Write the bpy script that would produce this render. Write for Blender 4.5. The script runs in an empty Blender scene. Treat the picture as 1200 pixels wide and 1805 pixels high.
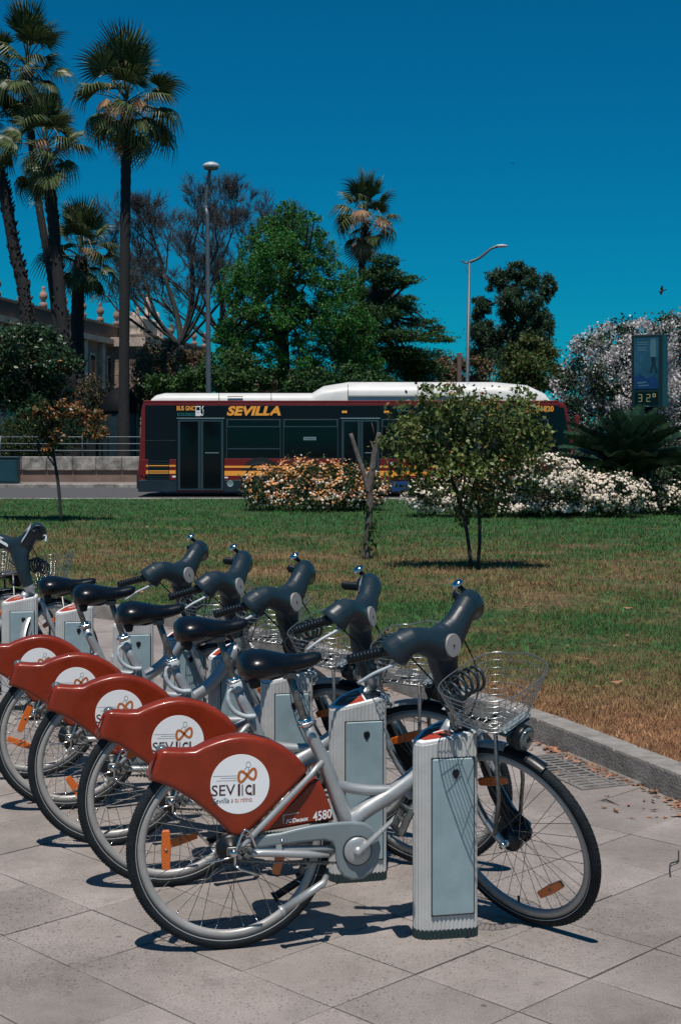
import bpy, math, random
import numpy as np
from mathutils import Vector, Matrix, Quaternion

random.seed(7)
rng = np.random.default_rng(11)
R = math.radians
scn = bpy.context.scene
col = scn.collection

# ------------------------------------------------------------------ camera
EYE, FPX = 1.71, 2500.0          # eye height (m), focal length in photo pixels
cam = bpy.data.cameras.new("camera")
cam.sensor_fit = 'VERTICAL'
cam.sensor_height = 36.0
cam.sensor_width = 24.0
cam.lens = 36.0 * FPX / 1805.0
cam.shift_y = -(902.5 - 765.0) / 1805.0
cam.clip_start, cam.clip_end = 0.1, 2500.0
camo = bpy.data.objects.new("camera", cam)
camo.location = (0, 0, EYE)
camo.rotation_euler = (R(90), 0, 0)
col.objects.link(camo)
scn.camera = camo

# ------------------------------------------------------------------ sky, sun, exposure
SUN_DIR = Vector((0.03, 0.40, -1.0)).normalized()
ELEV = math.asin(-SUN_DIR.z)
world = bpy.data.worlds.new("World")
scn.world = world
world.use_nodes = True
nt = world.node_tree
nt.nodes.clear()
wo = nt.nodes.new("ShaderNodeOutputWorld")
bg = nt.nodes.new("ShaderNodeBackground")
sk = nt.nodes.new("ShaderNodeTexSky")
sk.sky_type = 'NISHITA'
sk.sun_disc = False
sk.sun_elevation = ELEV
sk.sun_rotation = math.atan2(-SUN_DIR.x, -SUN_DIR.y)
sk.altitude = 0
sk.air_density = 1.0
sk.dust_density = 0.0
sk.ozone_density = 4.0
hs = nt.nodes.new("ShaderNodeMix")
hs.data_type = 'RGBA'
hs.blend_type = 'MULTIPLY'
hs.inputs[0].default_value = 1.0
hs.inputs[7].default_value = (0.008, 0.525, 0.735, 1)      # one uniform tint over the whole sky
nt.links.new(sk.outputs[0], hs.inputs[6])
nt.links.new(hs.outputs[2], bg.inputs[0])
bg.inputs[1].default_value = 0.08
nt.links.new(bg.outputs[0], wo.inputs[0])

sun = bpy.data.lights.new("sun", 'SUN')
sun.energy = 4.6
sun.angle = R(0.5)
sun.color = (1.0, 0.93, 0.86)
suno = bpy.data.objects.new("sun", sun)
suno.rotation_mode = 'QUATERNION'
suno.rotation_quaternion = SUN_DIR.to_track_quat('-Z', 'Y')
suno.location = (0, 0, 60)
col.objects.link(suno)

vs = scn.view_settings
vs.view_transform = 'Standard'
vs.look = 'None'
vs.exposure = 0.0
vs.gamma = 1.0
vs.use_curve_mapping = False
scn.render.engine = 'CYCLES'
scn.cycles.max_bounces = 6
scn.cycles.transparent_max_bounces = 4
scn.cycles.use_denoising = True


def W(px, py, Y):
    """A point at depth Y metres seen at pixel (px, py) of the 1200 x 1805 photograph."""
    return Vector(((px - 600) / FPX * Y, Y, EYE - (py - 765) / FPX * Y))


# ------------------------------------------------------------------ materials
_m = {}


def mat(name, base, rough=0.6, metal=0.0, var=0.0, vscale=8.0, bump=0.0, bscale=40.0, spec=0.5, island=0.0,
        trans=0.0, coat=0.0, emit=None, var2=None, hue=None, world_pos=False, stretch=None):
    m = bpy.data.materials.new(name)
    m.use_nodes = True
    n, l = m.node_tree.nodes, m.node_tree.links
    p = n["Principled BSDF"]
    p.inputs["Base Color"].default_value = (*base, 1)
    p.inputs["Roughness"].default_value = rough
    p.inputs["Metallic"].default_value = metal
    p.inputs["Specular IOR Level"].default_value = spec
    p.inputs["Coat Weight"].default_value = coat
    p.inputs["Coat Roughness"].default_value = 0.05
    c = None
    if world_pos:
        co = n.new("ShaderNodeNewGeometry").outputs["Position"]
    else:
        co = n.new("ShaderNodeTexCoord").outputs["Object"]
    if stretch:
        mp = n.new("ShaderNodeMapping")
        mp.inputs["Scale"].default_value = stretch
        l.new(co, mp.inputs[0])
        co = mp.outputs[0]
    if var:
        t = n.new("ShaderNodeTexNoise")
        t.inputs["Scale"].default_value = vscale
        t.inputs["Detail"].default_value = 6
        t.inputs["Roughness"].default_value = 0.65
        l.new(co, t.inputs["Vector"])
        r = n.new("ShaderNodeValToRGB")
        r.color_ramp.elements[0].position = 0.3
        r.color_ramp.elements[1].position = 0.7
        b2 = var2 or base
        r.color_ramp.elements[0].color = (*[x * (1 - var) for x in base], 1)
        r.color_ramp.elements[1].color = (*[min(1, x * (1 + var)) for x in b2], 1)
        l.new(t.outputs[0], r.inputs[0])
        c = r.outputs[0]
        rr = n.new("ShaderNodeMapRange")
        rr.inputs[3].default_value = max(0.02, rough - 0.12)
        rr.inputs[4].default_value = min(1, rough + 0.12)
        l.new(t.outputs[0], rr.inputs[0])
        l.new(rr.outputs[0], p.inputs["Roughness"])
    if island:
        g = n.new("ShaderNodeNewGeometry")
        r = n.new("ShaderNodeValToRGB")
        b2 = hue or base
        r.color_ramp.elements[0].color = (*[x * (1 - island) for x in base], 1)
        r.color_ramp.elements[1].color = (*[min(1, x * (1 + island)) for x in b2], 1)
        l.new(g.outputs["Random Per Island"], r.inputs[0])
        if c is None:
            c = r.outputs[0]
        else:
            mx = n.new("ShaderNodeMix")
            mx.data_type = 'RGBA'
            mx.inputs[0].default_value = 0.5
            l.new(c, mx.inputs[6])
            l.new(r.outputs[0], mx.inputs[7])
            c = mx.outputs[2]
    if c is not None:
        l.new(c, p.inputs["Base Color"])
    if bump:
        t = n.new("ShaderNodeTexNoise")
        t.inputs["Scale"].default_value = bscale
        t.inputs["Detail"].default_value = 5
        l.new(co, t.inputs["Vector"])
        b = n.new("ShaderNodeBump")
        b.inputs["Strength"].default_value = bump
        b.inputs["Distance"].default_value = 0.02
        l.new(t.outputs[0], b.inputs["Height"])
        l.new(b.outputs[0], p.inputs["Normal"])
    if trans:
        tb = n.new("ShaderNodeBsdfTranslucent")
        if c is not None:
            l.new(c, tb.inputs[0])
        else:
            tb.inputs[0].default_value = (*base, 1)
        ms = n.new("ShaderNodeMixShader")
        ms.inputs[0].default_value = trans
        l.new(p.outputs[0], ms.inputs[1])
        l.new(tb.outputs[0], ms.inputs[2])
        l.new(ms.outputs[0], n["Material Output"].inputs[0])
    if emit:
        p.inputs["Emission Color"].default_value = (*base, 1)
        p.inputs["Emission Strength"].default_value = emit
    _m[name] = m
    return m


# bikes and docks
mat("red_plastic", (0.215, 0.024, 0.007), 0.30, var=0.20, vscale=9, spec=0.4, coat=0.2, bump=0.02, bscale=30, world_pos=True)
mat("silver_paint", (0.40, 0.415, 0.415), 0.36, 0.45, var=0.12, vscale=12)
mat("grey_plastic", (0.19, 0.235, 0.25), 0.38, 0.15, var=0.08, vscale=9)
mat("pale_plastic", (0.42, 0.47, 0.50), 0.42, var=0.06)
mat("chrome", (0.66, 0.66, 0.65), 0.16, 1.0, var=0.06, vscale=30)
mat("wire", (0.34, 0.36, 0.36), 0.25, 0.8)
mat("worn_steel", (0.20, 0.20, 0.19), 0.45, 0.8, var=0.35, vscale=60)
mat("rim_alloy", (0.36, 0.355, 0.34), 0.42, 0.25, var=0.1, vscale=14)
mat("rubber", (0.013, 0.0175, 0.021), 0.75, spec=0.2, var=0.35, vscale=25, bump=0.25, bscale=160)
mat("tyre_line", (0.30, 0.31, 0.31), 0.5)
mat("black_plastic", (0.006, 0.009, 0.012), 0.36, spec=0.35, var=0.15, vscale=20, bump=0.03, bscale=120)
mat("dark_grey_casing", (0.012, 0.026, 0.036), 0.40, spec=0.42, var=0.18, vscale=10, bump=0.03, bscale=90)
mat("saddle_skin", (0.0035, 0.006, 0.010), 0.30, spec=0.35, var=0.2, vscale=18, bump=0.04, bscale=140)
mat("orange_reflector", (0.62, 0.13, 0.012), 0.2, coat=0.5, bump=0.2, bscale=220)
mat("red_lens", (0.35, 0.01, 0.008), 0.12, coat=0.6)
mat("lamp_glass", (0.16, 0.20, 0.21), 0.10, 0.4)
mat("white_print", (0.80, 0.82, 0.82), 0.5)
mat("badge_white", (0.80, 0.82, 0.82), 0.42, var=0.05, vscale=5)
mat("badge_maroon", (0.055, 0.010, 0.016), 0.5)
mat("badge_orange", (0.46, 0.13, 0.025), 0.5)
mat("badge_red", (0.42, 0.07, 0.03), 0.5)
mat("badge_teal", (0.03, 0.10, 0.13), 0.5)
mat("badge_grey", (0.25, 0.245, 0.24), 0.5)
mat("dock_alloy", (0.50, 0.51, 0.50), 0.42, 0.12, var=0.14, vscale=7)
mat("dock_door", (0.265, 0.365, 0.395), 0.40, 0.1, var=0.16, vscale=7, world_pos=True)
mat("dock_base", (0.012, 0.03, 0.032), 0.5)
mat("dark_gap", (0.008, 0.010, 0.012), 0.6)
mat("plate_red", (0.36, 0.045, 0.02), 0.35)
# ground
mat("grout", (0.110, 0.094, 0.084), 0.95, var=0.3, vscale=20, world_pos=True)
mat("kerb_granite", (0.235, 0.22, 0.20), 0.85, var=0.35, vscale=9, bump=0.35, bscale=70, world_pos=True)
mat("asphalt", (0.075, 0.075, 0.078), 0.9, var=0.2, vscale=4, bump=0.2, bscale=60, world_pos=True)
mat("far_paving", (0.20, 0.175, 0.155), 0.9, var=0.2, vscale=2, world_pos=True)
mat("road_paint", (0.55, 0.54, 0.50), 0.8, var=0.2, vscale=6, world_pos=True)
mat("park_earth", (0.045, 0.048, 0.025), 0.95, var=0.4, vscale=0.4, world_pos=True)
mat("cast_iron", (0.10, 0.095, 0.09), 0.6, 0.4, var=0.3, vscale=15)
mat("leaf_litter", (0.12, 0.048, 0.026), 0.8, island=0.55, hue=(0.30, 0.150, 0.085))
mat("grate_iron", (0.20, 0.19, 0.175), 0.7, 0.2, var=0.3, vscale=15)
# structures
mat("wall_render", (0.185, 0.125, 0.10), 0.9, var=0.3, vscale=1.5, bump=0.2, bscale=12, world_pos=True)
mat("wall_coping", (0.25, 0.235, 0.215), 0.9, var=0.75, vscale=3.2, bump=0.3, bscale=14, world_pos=True)
mat("rail_steel", (0.12, 0.16, 0.18), 0.5, 0.5)
mat("stone", (0.25, 0.17, 0.13), 0.9, var=0.4, vscale=0.6, bump=0.4, bscale=4, world_pos=True)
mat("stone_pale", (0.42, 0.34, 0.28), 0.9, var=0.4, vscale=1.2, bump=0.4, bscale=5, world_pos=True)
mat("stone_dark", (0.085, 0.065, 0.055), 0.9, var=0.4, vscale=1.2, world_pos=True)
mat("dark_pane", (0.012, 0.016, 0.018), 0.1)
mat("kiosk_blue", (0.010, 0.028, 0.040), 0.5, var=0.3, vscale=3)
mat("kiosk_dome", (0.0018, 0.003, 0.005), 0.75, spec=0.2, var=0.3, vscale=3)
mat("teal_metal", (0.006, 0.045, 0.062), 0.5, var=0.15, vscale=2)
mat("terracotta", (0.36, 0.12, 0.05), 0.85, var=0.25, vscale=2, world_pos=True)
mat("galvanised", (0.10, 0.125, 0.14), 0.5, 0.4, var=0.15, vscale=3)
mat("brown_post", (0.13, 0.085, 0.07), 0.8, var=0.25, vscale=6)
# bus
mat("bus_red", (0.150, 0.010, 0.010), 0.30, coat=0.1, var=0.1, vscale=1.5)
mat("bus_black", (0.004, 0.007, 0.010), 0.3, spec=0.3)
mat("bus_glass", (0.003, 0.005, 0.007), 0.08, spec=0.28)
mat("bus_skirt", (0.010, 0.022, 0.030), 0.42, var=0.2, vscale=2)
mat("bus_white", (0.62, 0.62, 0.60), 0.45, var=0.10, vscale=1.4)
mat("bus_frame", (0.025, 0.05, 0.06), 0.4)
mat("bus_line", (0.20, 0.28, 0.30), 0.4)
mat("bus_orange", (0.92, 0.38, 0.05), 0.45)
mat("bus_teal", (0.02, 0.17, 0.17), 0.45)
mat("bus_blue", (0.012, 0.05, 0.16), 0.4)
mat("hi_vis_green", (0.01, 0.30, 0.07), 0.5)
mat("led_orange", (0.9, 0.33, 0.04), 0.5, emit=0.55)
mat("led_yellow", (0.52, 0.46, 0.20), 0.5, emit=0.12)
mat("poster_blue", (0.020, 0.075, 0.125), 0.25, var=0.5, vscale=2.5)
mat("poster_deep", (0.008, 0.035, 0.12), 0.25, var=0.3, vscale=6)
mat("poster_pale", (0.08, 0.165, 0.20), 0.25)
mat("sign_casing", (0.006, 0.018, 0.022), 0.4)
mat("sign_side", (0.012, 0.045, 0.055), 0.4)
# plants
mat("bark_dark", (0.029, 0.030, 0.031), 0.95, var=0.4, vscale=6, bump=0.5, bscale=18)
mat("bark_palm", (0.017, 0.017, 0.018), 0.95, var=0.45, vscale=5, bump=0.6, bscale=9, stretch=(1, 1, 4))
mat("twig_brown", (0.040, 0.045, 0.050), 0.9)
mat("bark_grey", (0.105, 0.092, 0.085), 0.95, var=0.45, vscale=14, bump=0.6, bscale=40, stretch=(1, 1, 0.35))
mat("palm_green", (0.022, 0.046, 0.014), 0.42, island=0.55, hue=(0.070, 0.092, 0.034), trans=0.10, spec=0.3)
mat("palm_dead", (0.30, 0.125, 0.055), 0.8, island=0.4, hue=(0.34, 0.22, 0.12), trans=0.15)
mat("palm_stalk", (0.05, 0.065, 0.025), 0.6)
mat("leaf_bright", (0.016, 0.105, 0.018), 0.5, island=0.5, hue=(0.045, 0.190, 0.034), trans=0.3, spec=0.25)
mat("leaf_mid", (0.020, 0.082, 0.020), 0.55, spec=0.25, island=0.5, hue=(0.050, 0.105, 0.024), trans=0.25)
mat("leaf_dark", (0.010, 0.040, 0.016), 0.55, spec=0.25, island=0.5, hue=(0.026, 0.072, 0.024), trans=0.2)
mat("leaf_blue", (0.014, 0.036, 0.024), 0.55, spec=0.25, island=0.5, hue=(0.040, 0.078, 0.040), trans=0.2)
mat("leaf_olive", (0.045, 0.066, 0.018), 0.55, spec=0.25, island=0.5, hue=(0.100, 0.100, 0.035), trans=0.25)
mat("leaf_citrus", (0.034, 0.076, 0.022), 0.42, island=0.6, hue=(0.160, 0.200, 0.060), trans=0.32, spec=0.3)
mat("leaf_gloss", (0.014, 0.042, 0.020), 0.38, spec=0.3, island=0.5, hue=(0.040, 0.080, 0.036), trans=0.15)
mat("leaf_rust", (0.17, 0.072, 0.022), 0.5, island=0.5, hue=(0.32, 0.15, 0.06), trans=0.25)
mat("leaf_dry", (0.12, 0.070, 0.040), 0.8, island=0.5, hue=(0.17, 0.11, 0.07), trans=0.2)
mat("leaf_shrub", (0.014, 0.032, 0.016), 0.55, spec=0.25, island=0.5, hue=(0.045, 0.066, 0.028), trans=0.2)
mat("flower_orange", (0.64, 0.19, 0.03), 0.7, island=0.35, hue=(0.70, 0.36, 0.15), trans=0.2)
mat("flower_cream", (0.74, 0.60, 0.46), 0.7, island=0.2, hue=(0.78, 0.70, 0.60), trans=0.2)
mat("flower_lilac", (0.46, 0.44, 0.455), 0.7, island=0.25, hue=(0.64, 0.61, 0.60), trans=0.2)
mat("cycad_leaf", (0.007, 0.026, 0.016), 0.4, island=0.5, hue=(0.022, 0.055, 0.028), trans=0.05, spec=0.35)
mat("bird_black", (0.012, 0.012, 0.014), 0.6)


def ground_colour(name, dirt, straw, green, rough=0.95, bump=False):
    """Lawn and grass blades share one pattern of dry and green patches laid out over the ground."""
    m = bpy.data.materials.new(name)
    m.use_nodes = True
    n, l = m.node_tree.nodes, m.node_tree.links
    p = n["Principled BSDF"]
    p.inputs["Roughness"].default_value = rough
    p.inputs["Specular IOR Level"].default_value = 0.2
    g = n.new("ShaderNodeNewGeometry")
    mp = n.new("ShaderNodeMapping")
    mp.inputs["Scale"].default_value = (0.80, 1.05, 0.0)
    l.new(g.outputs["Position"], mp.inputs[0])
    t = n.new("ShaderNodeTexNoise")
    t.inputs["Scale"].default_value = 1.0
    t.inputs["Detail"].default_value = 8
    t.inputs["Roughness"].default_value = 0.72
    l.new(mp.outputs[0], t.inputs["Vector"])
    # drier close to the kerb, greener towards the road
    sx = n.new("ShaderNodeSeparateXYZ")
    l.new(g.outputs["Position"], sx.inputs[0])
    a = n.new("ShaderNodeMath"); a.operation = 'MULTIPLY'; a.inputs[1].default_value = 0.40
    l.new(sx.outputs[0], a.inputs[0])
    b = n.new("ShaderNodeMath"); b.operation = 'ADD'
    l.new(a.outputs[0], b.inputs[0]); l.new(sx.outputs[1], b.inputs[1])
    mr = n.new("ShaderNodeValToRGB")
    cr = mr.color_ramp
    cr.elements[0].position, cr.elements[0].color = 0.0, (0.0,) * 3 + (1,)
    cr.elements[1].position, cr.elements[1].color = 1.0, (0.58,) * 3 + (1,)
    for pos, v in ((0.240, 0.0), (0.275, 0.36), (0.36, 0.50), (0.42, 0.36), (0.52, 0.36), (0.64, 0.50), (0.75, 0.58)):
        e = cr.elements.new(pos); e.color = (v, v, v, 1)
    d = n.new("ShaderNodeMath"); d.operation = 'MULTIPLY'; d.inputs[1].default_value = 1 / 36.0
    l.new(b.outputs[0], d.inputs[0]); l.new(d.outputs[0], mr.inputs[0])
    s = n.new("ShaderNodeMath"); s.operation = 'ADD'
    if bump:
        l.new(mr.outputs[0], s.inputs[0])
    else:                                    # green and dry blades grow mixed together
        ri = n.new("ShaderNodeMapRange"); ri.inputs[3].default_value = -0.19; ri.inputs[4].default_value = 0.19
        l.new(g.outputs["Random Per Island"], ri.inputs[0])
        sa = n.new("ShaderNodeMath"); sa.operation = 'ADD'
        l.new(mr.outputs[0], sa.inputs[0]); l.new(ri.outputs[0], sa.inputs[1]); l.new(sa.outputs[0], s.inputs[0])
    l.new(t.outputs[0], s.inputs[1])
    r = n.new("ShaderNodeValToRGB")
    r.color_ramp.elements[0].position, r.color_ramp.elements[0].color = 0.42, (*dirt, 1)
    r.color_ramp.elements[1].position, r.color_ramp.elements[1].color = 1.08, (*green, 1)
    e = r.color_ramp.elements.new(0.80); e.color = (*straw, 1)
    e = r.color_ramp.elements.new(0.93); e.color = (*[0.45 * x + 0.55 * y for x, y in zip(straw, green)], 1)
    l.new(s.outputs[0], r.inputs[0])
    t2 = n.new("ShaderNodeTexNoise"); t2.inputs["Scale"].default_value = 14; t2.inputs["Detail"].default_value = 6
    l.new(g.outputs["Position"], t2.inputs["Vector"])
    v = n.new("ShaderNodeMapRange"); v.inputs[1].default_value = 0.3; v.inputs[2].default_value = 0.7
    v.inputs[3].default_value = 0.5; v.inputs[4].default_value = 1.4
    l.new(t2.outputs[0], v.inputs[0])
    rp = n.new("ShaderNodeMapRange"); rp.inputs[3].default_value = 0.4; rp.inputs[4].default_value = 1.6
    l.new(g.outputs["Random Per Island"], rp.inputs[0])
    mul = n.new("ShaderNodeMath"); mul.operation = 'MULTIPLY'
    l.new(v.outputs[0], mul.inputs[0])
    if bump:
        mul.inputs[1].default_value = 1.0
    else:
        l.new(rp.outputs[0], mul.inputs[1])
    mx = n.new("ShaderNodeVectorMath"); mx.operation = 'SCALE'
    l.new(r.outputs[0], mx.inputs[0]); l.new(mul.outputs[0], mx.inputs["Scale"])
    l.new(mx.outputs[0], p.inputs["Base Color"])
    if bump:
        bp = n.new("ShaderNodeBump"); bp.inputs["Strength"].default_value = 0.8; bp.inputs["Distance"].default_value = 0.03
        t3 = n.new("ShaderNodeTexNoise"); t3.inputs["Scale"].default_value = 35; t3.inputs["Detail"].default_value = 6
        l.new(g.outputs["Position"], t3.inputs["Vector"])
        l.new(t3.outputs[0], bp.inputs["Height"]); l.new(bp.outputs[0], p.inputs["Normal"])
    _m[name] = m


ground_colour("lawn_soil", (0.225, 0.118, 0.068), (0.155, 0.104, 0.058), (0.036, 0.080, 0.028), bump=True)
ground_colour("grass_blade", (0.385, 0.210, 0.110), (0.270, 0.180, 0.088), (0.040, 0.138, 0.036))


def slab_material():
    m = bpy.data.materials.new("paving_slab")
    m.use_nodes = True
    n, l = m.node_tree.nodes, m.node_tree.links
    p = n["Principled BSDF"]
    p.inputs["Roughness"].default_value = 0.86
    p.inputs["Specular IOR Level"].default_value = 0.3
    g = n.new("ShaderNodeNewGeometry")
    oi = n.new("ShaderNodeObjectInfo")

    def noise(scale, detail=5, rough=0.6):
        t = n.new("ShaderNodeTexNoise")
        t.inputs["Scale"].default_value = scale
        t.inputs["Detail"].default_value = detail
        t.inputs["Roughness"].default_value = rough
        l.new(g.outputs["Position"], t.inputs["Vector"])
        return t.outputs[0]
    r = n.new("ShaderNodeValToRGB")
    r.color_ramp.elements[0].position, r.color_ramp.elements[0].color = 0.28, (0.168, 0.147, 0.133, 1)
    r.color_ramp.elements[1].position, r.color_ramp.elements[1].color = 0.72, (0.345, 0.308, 0.284, 1)
    l.new(noise(1.6, 8, 0.72), r.inputs[0])
    # one slab differs a little from the next
    mr = n.new("ShaderNodeMapRange"); mr.inputs[3].default_value = 0.90; mr.inputs[4].default_value = 1.09
    l.new(oi.outputs["Random"], mr.inputs[0])
    # grit and pock marks
    gr = n.new("ShaderNodeMapRange"); gr.inputs[1].default_value = 0.35; gr.inputs[2].default_value = 0.65
    gr.inputs[3].default_value = 0.74; gr.inputs[4].default_value = 1.22
    l.new(noise(210, 3), gr.inputs[0])
    vo = n.new("ShaderNodeTexVoronoi"); vo.inputs["Scale"].default_value = 62
    mp = n.new("ShaderNodeMapping"); mp.inputs["Scale"].default_value = (1, 0.6, 1); mp.inputs["Rotation"].default_value = (0, 0, 0.6)
    l.new(g.outputs["Position"], mp.inputs[0]); l.new(mp.outputs[0], vo.inputs["Vector"])
    pk = n.new("ShaderNodeMapRange"); pk.inputs[1].default_value = 0.14; pk.inputs[2].default_value = 0.32
    pk.inputs[3].default_value = 0.0; pk.inputs[4].default_value = 1.0
    l.new(vo.outputs["Distance"], pk.inputs[0])
    ms = n.new("ShaderNodeMapRange"); ms.inputs[1].default_value = 0.40; ms.inputs[2].default_value = 0.56
    l.new(noise(0.55, 3), ms.inputs[0])
    pk2 = n.new("ShaderNodeMix"); pk2.data_type = 'FLOAT'; pk2.inputs[2].default_value = 1.0
    l.new(ms.outputs[0], pk2.inputs[0]); l.new(pk.outputs[0], pk2.inputs[3])
    pkc = n.new("ShaderNodeMapRange"); pkc.inputs[3].default_value = 0.58; pkc.inputs[4].default_value = 1.0
    l.new(pk2.outputs[0], pkc.inputs[0])
    # stains
    st = n.new("ShaderNodeMapRange"); st.inputs[1].default_value = 0.60; st.inputs[2].default_value = 0.74
    st.inputs[3].default_value = 1.0; st.inputs[4].default_value = 0.62
    l.new(noise(5.5, 6, 0.7), st.inputs[0])
    gv = n.new("ShaderNodeTexVoronoi"); gv.inputs["Scale"].default_value = 2.6
    l.new(g.outputs["Position"], gv.inputs["Vector"])
    gm = n.new("ShaderNodeMapRange"); gm.inputs[1].default_value = 0.022; gm.inputs[2].default_value = 0.040
    gm.inputs[3].default_value = 0.5; gm.inputs[4].default_value = 1.0
    l.new(gv.outputs["Distance"], gm.inputs[0])
    k = mr.outputs[0]
    for o in (gm.outputs[0], gr.outputs[0], pkc.outputs[0], st.outputs[0]):
        mu = n.new("ShaderNodeMath"); mu.operation = 'MULTIPLY'
        l.new(k, mu.inputs[0]); l.new(o, mu.inputs[1]); k = mu.outputs[0]
    sc = n.new("ShaderNodeVectorMath"); sc.operation = 'SCALE'
    l.new(r.outputs[0], sc.inputs[0]); l.new(k, sc.inputs["Scale"])
    l.new(sc.outputs[0], p.inputs["Base Color"])
    h = n.new("ShaderNodeMath"); h.operation = 'ADD'
    l.new(pk2.outputs[0], h.inputs[0]); l.new(noise(120, 4), h.inputs[1])
    b = n.new("ShaderNodeBump"); b.inputs["Strength"].default_value = 0.35; b.inputs["Distance"].default_value = 0.004
    l.new(h.outputs[0], b.inputs["Height"]); l.new(b.outputs[0], p.inputs["Normal"])
    _m["paving_slab"] = m


slab_material()


# ------------------------------------------------------------------ mesh helpers
def frame(d):
    d = Vector(d).normalized()
    a = Vector((0, 0, 1)) if abs(d.z) < 0.95 else Vector((1, 0, 0))
    s = d.cross(a).normalized()
    return s, s.cross(d).normalized()


class MB:
    """Collects shapes and links them as ONE mesh object."""

    def __init__(self):
        self.v, self.f, self.mi, self.sm, self.mats = [], [], [], [], []

    def slot(self, m):
        if m not in self.mats:
            self.mats.append(m)
        return self.mats.index(m)

    def add(self, vs, fs, m, smooth=False):
        o, k = len(self.v), self.slot(m)
        self.v += [tuple(x) for x in vs]
        for f in fs:
            self.f.append(tuple(i + o for i in f)); self.mi.append(k); self.sm.append(smooth)
        return self

    def box(self, c, s, m, rot=None, taper=1.0, bevel=0.0):
        c = Vector(c); hx, hy, hz = s[0] / 2, s[1] / 2, s[2] / 2
        if bevel:
            b = min(bevel, hx * .9, hy * .9, hz * .9)
            P = []
            for z, ins in ((-hz, b), (-hz + b, 0), (hz - b, 0), (hz, b)):
                x, y, q = hx - ins, hy - ins, b
                P += [(-x + q, -y, z), (x - q, -y, z), (x, -y + q, z), (x, y - q, z), (x - q, y, z), (-x + q, y, z), (-x, y - q, z), (-x, -y + q, z)]
            F = []
            for k in range(3):
                for i in range(8):
                    j = (i + 1) % 8
                    F.append((k * 8 + i, k * 8 + j, k * 8 + 8 + j, k * 8 + 8 + i))
            F += [tuple(range(7, -1, -1)), tuple(range(24, 32))]
        else:
            P = [(-hx, -hy, -hz), (hx, -hy, -hz), (hx, hy, -hz), (-hx, hy, -hz)]
            P += [(x * taper, y * taper, hz) for x, y, _ in P]
            F = [(3, 2, 1, 0), (4, 5, 6, 7), (0, 1, 5, 4), (1, 2, 6, 5), (2, 3, 7, 6), (3, 0, 4, 7)]
        P = [Vector(p) for p in P]
        if rot is not None:
            P = [rot @ p for p in P]
        return self.add([p + c for p in P], F, m)

    def span(self, a, b, m, bevel=0.0):
        return self.box([(x + y) / 2 for x, y in zip(a, b)], [abs(y - x) for x, y in zip(a, b)], m, bevel=bevel)

    def tube(self, pts, r, m, n=8, closed=False, cap=True, flat=1.0, up=None, smooth=True):
        pts = [Vector(p) for p in pts]
        N = len(pts)
        rs = r if hasattr(r, '__len__') else [r] * N
        fl = flat if hasattr(flat, '__len__') else [flat] * N
        V, s_prev = [], None
        for i, p in enumerate(pts):
            if closed:
                d = pts[(i + 1) % N] - pts[i - 1]
            else:
                d = pts[min(i + 1, N - 1)] - pts[max(i - 1, 0)]
            if d.length < 1e-9:
                d = Vector((0, 0, 1))
            d.normalize()
            if up is not None:
                s = d.cross(Vector(up)).normalized()
            elif s_prev is None:
                s, _ = frame(d)
            else:
                s = s_prev - d * s_prev.dot(d)
                s = s.normalized() if s.length > 1e-6 else frame(d)[0]
            s_prev = s
            t = s.cross(d)
            for k in range(n):
                a = 2 * math.pi * k / n
                V.append(p + s * (math.cos(a) * rs[i] * fl[i]) + t * (math.sin(a) * rs[i]))
        F = []
        for i in range(N if closed else N - 1):
            j = (i + 1) % N
            for k in range(n):
                q = (k + 1) % n
                F.append((i * n + k, i * n + q, j * n + q, j * n + k))
        if cap and not closed:
            F += [tuple(range(n - 1, -1, -1)), tuple(range((N - 1) * n, N * n))]
        return self.add(V, F, m, smooth)

    def lathe(self, prof, o, axis, m, n=24, closed=False, smooth=True):
        """prof: (distance along axis, radius); closed joins the last ring to the first."""
        o = Vector(o); a = Vector(axis).normalized(); s, t = frame(a)
        V, F = [], []
        for d, r in prof:
            for k in range(n):
                w = 2 * math.pi * k / n
                V.append(o + a * d + (s * math.cos(w) + t * math.sin(w)) * r)
        P = len(prof)
        for i in range(P if closed else P - 1):
            j = (i + 1) % P
            for k in range(n):
                q = (k + 1) % n
                F.append((i * n + k, j * n + k, j * n + q, i * n + q))
        if not closed:
            F += [tuple(range(n)), tuple(range((P - 1) * n + n - 1, (P - 1) * n - 1, -1))]
        return self.add(V, F, m, smooth)

    def ball(self, c, r, m, n=10, sc=(1, 1, 1)):
        c = Vector(c)
        V, F = [], []
        h = max(4, n // 2)
        for i in range(h + 1):
            th = math.pi * i / h
            for k in range(n):
                w = 2 * math.pi * k / n
                V.append(c + Vector((r * sc[0] * math.sin(th) * math.cos(w), r * sc[1] * math.sin(th) * math.sin(w), r * sc[2] * math.cos(th))))
        for i in range(h):
            for k in range(n):
                q = (k + 1) % n
                F.append((i * n + k, (i + 1) * n + k, (i + 1) * n + q, i * n + q))
        return self.add(V, F, m, True)

    def shell(self, poly, rings, m, to3, smooth=True):
        """poly: closed 2-D outline; rings: (inset, offset) pairs from one face to the other; to3(x, y, offset) -> point."""
        n = len(poly)
        ar = sum(poly[i][0] * poly[(i + 1) % n][1] - poly[(i + 1) % n][0] * poly[i][1] for i in range(n))
        sg = 1 if ar > 0 else -1
        nr = []
        for i in range(n):
            a, b, c = Vector(poly[i - 1]), Vector(poly[i]), Vector(poly[(i + 1) % n])
            e1, e2 = (b - a).normalized(), (c - b).normalized()
            n1, n2 = Vector((-e1.y, e1.x)) * sg, Vector((-e2.y, e2.x)) * sg
            q = n1 + n2
            nr.append(q / max(0.5, q.length_squared / 2) if q.length > 1e-6 else n1)
        V, F = [], []
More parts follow.
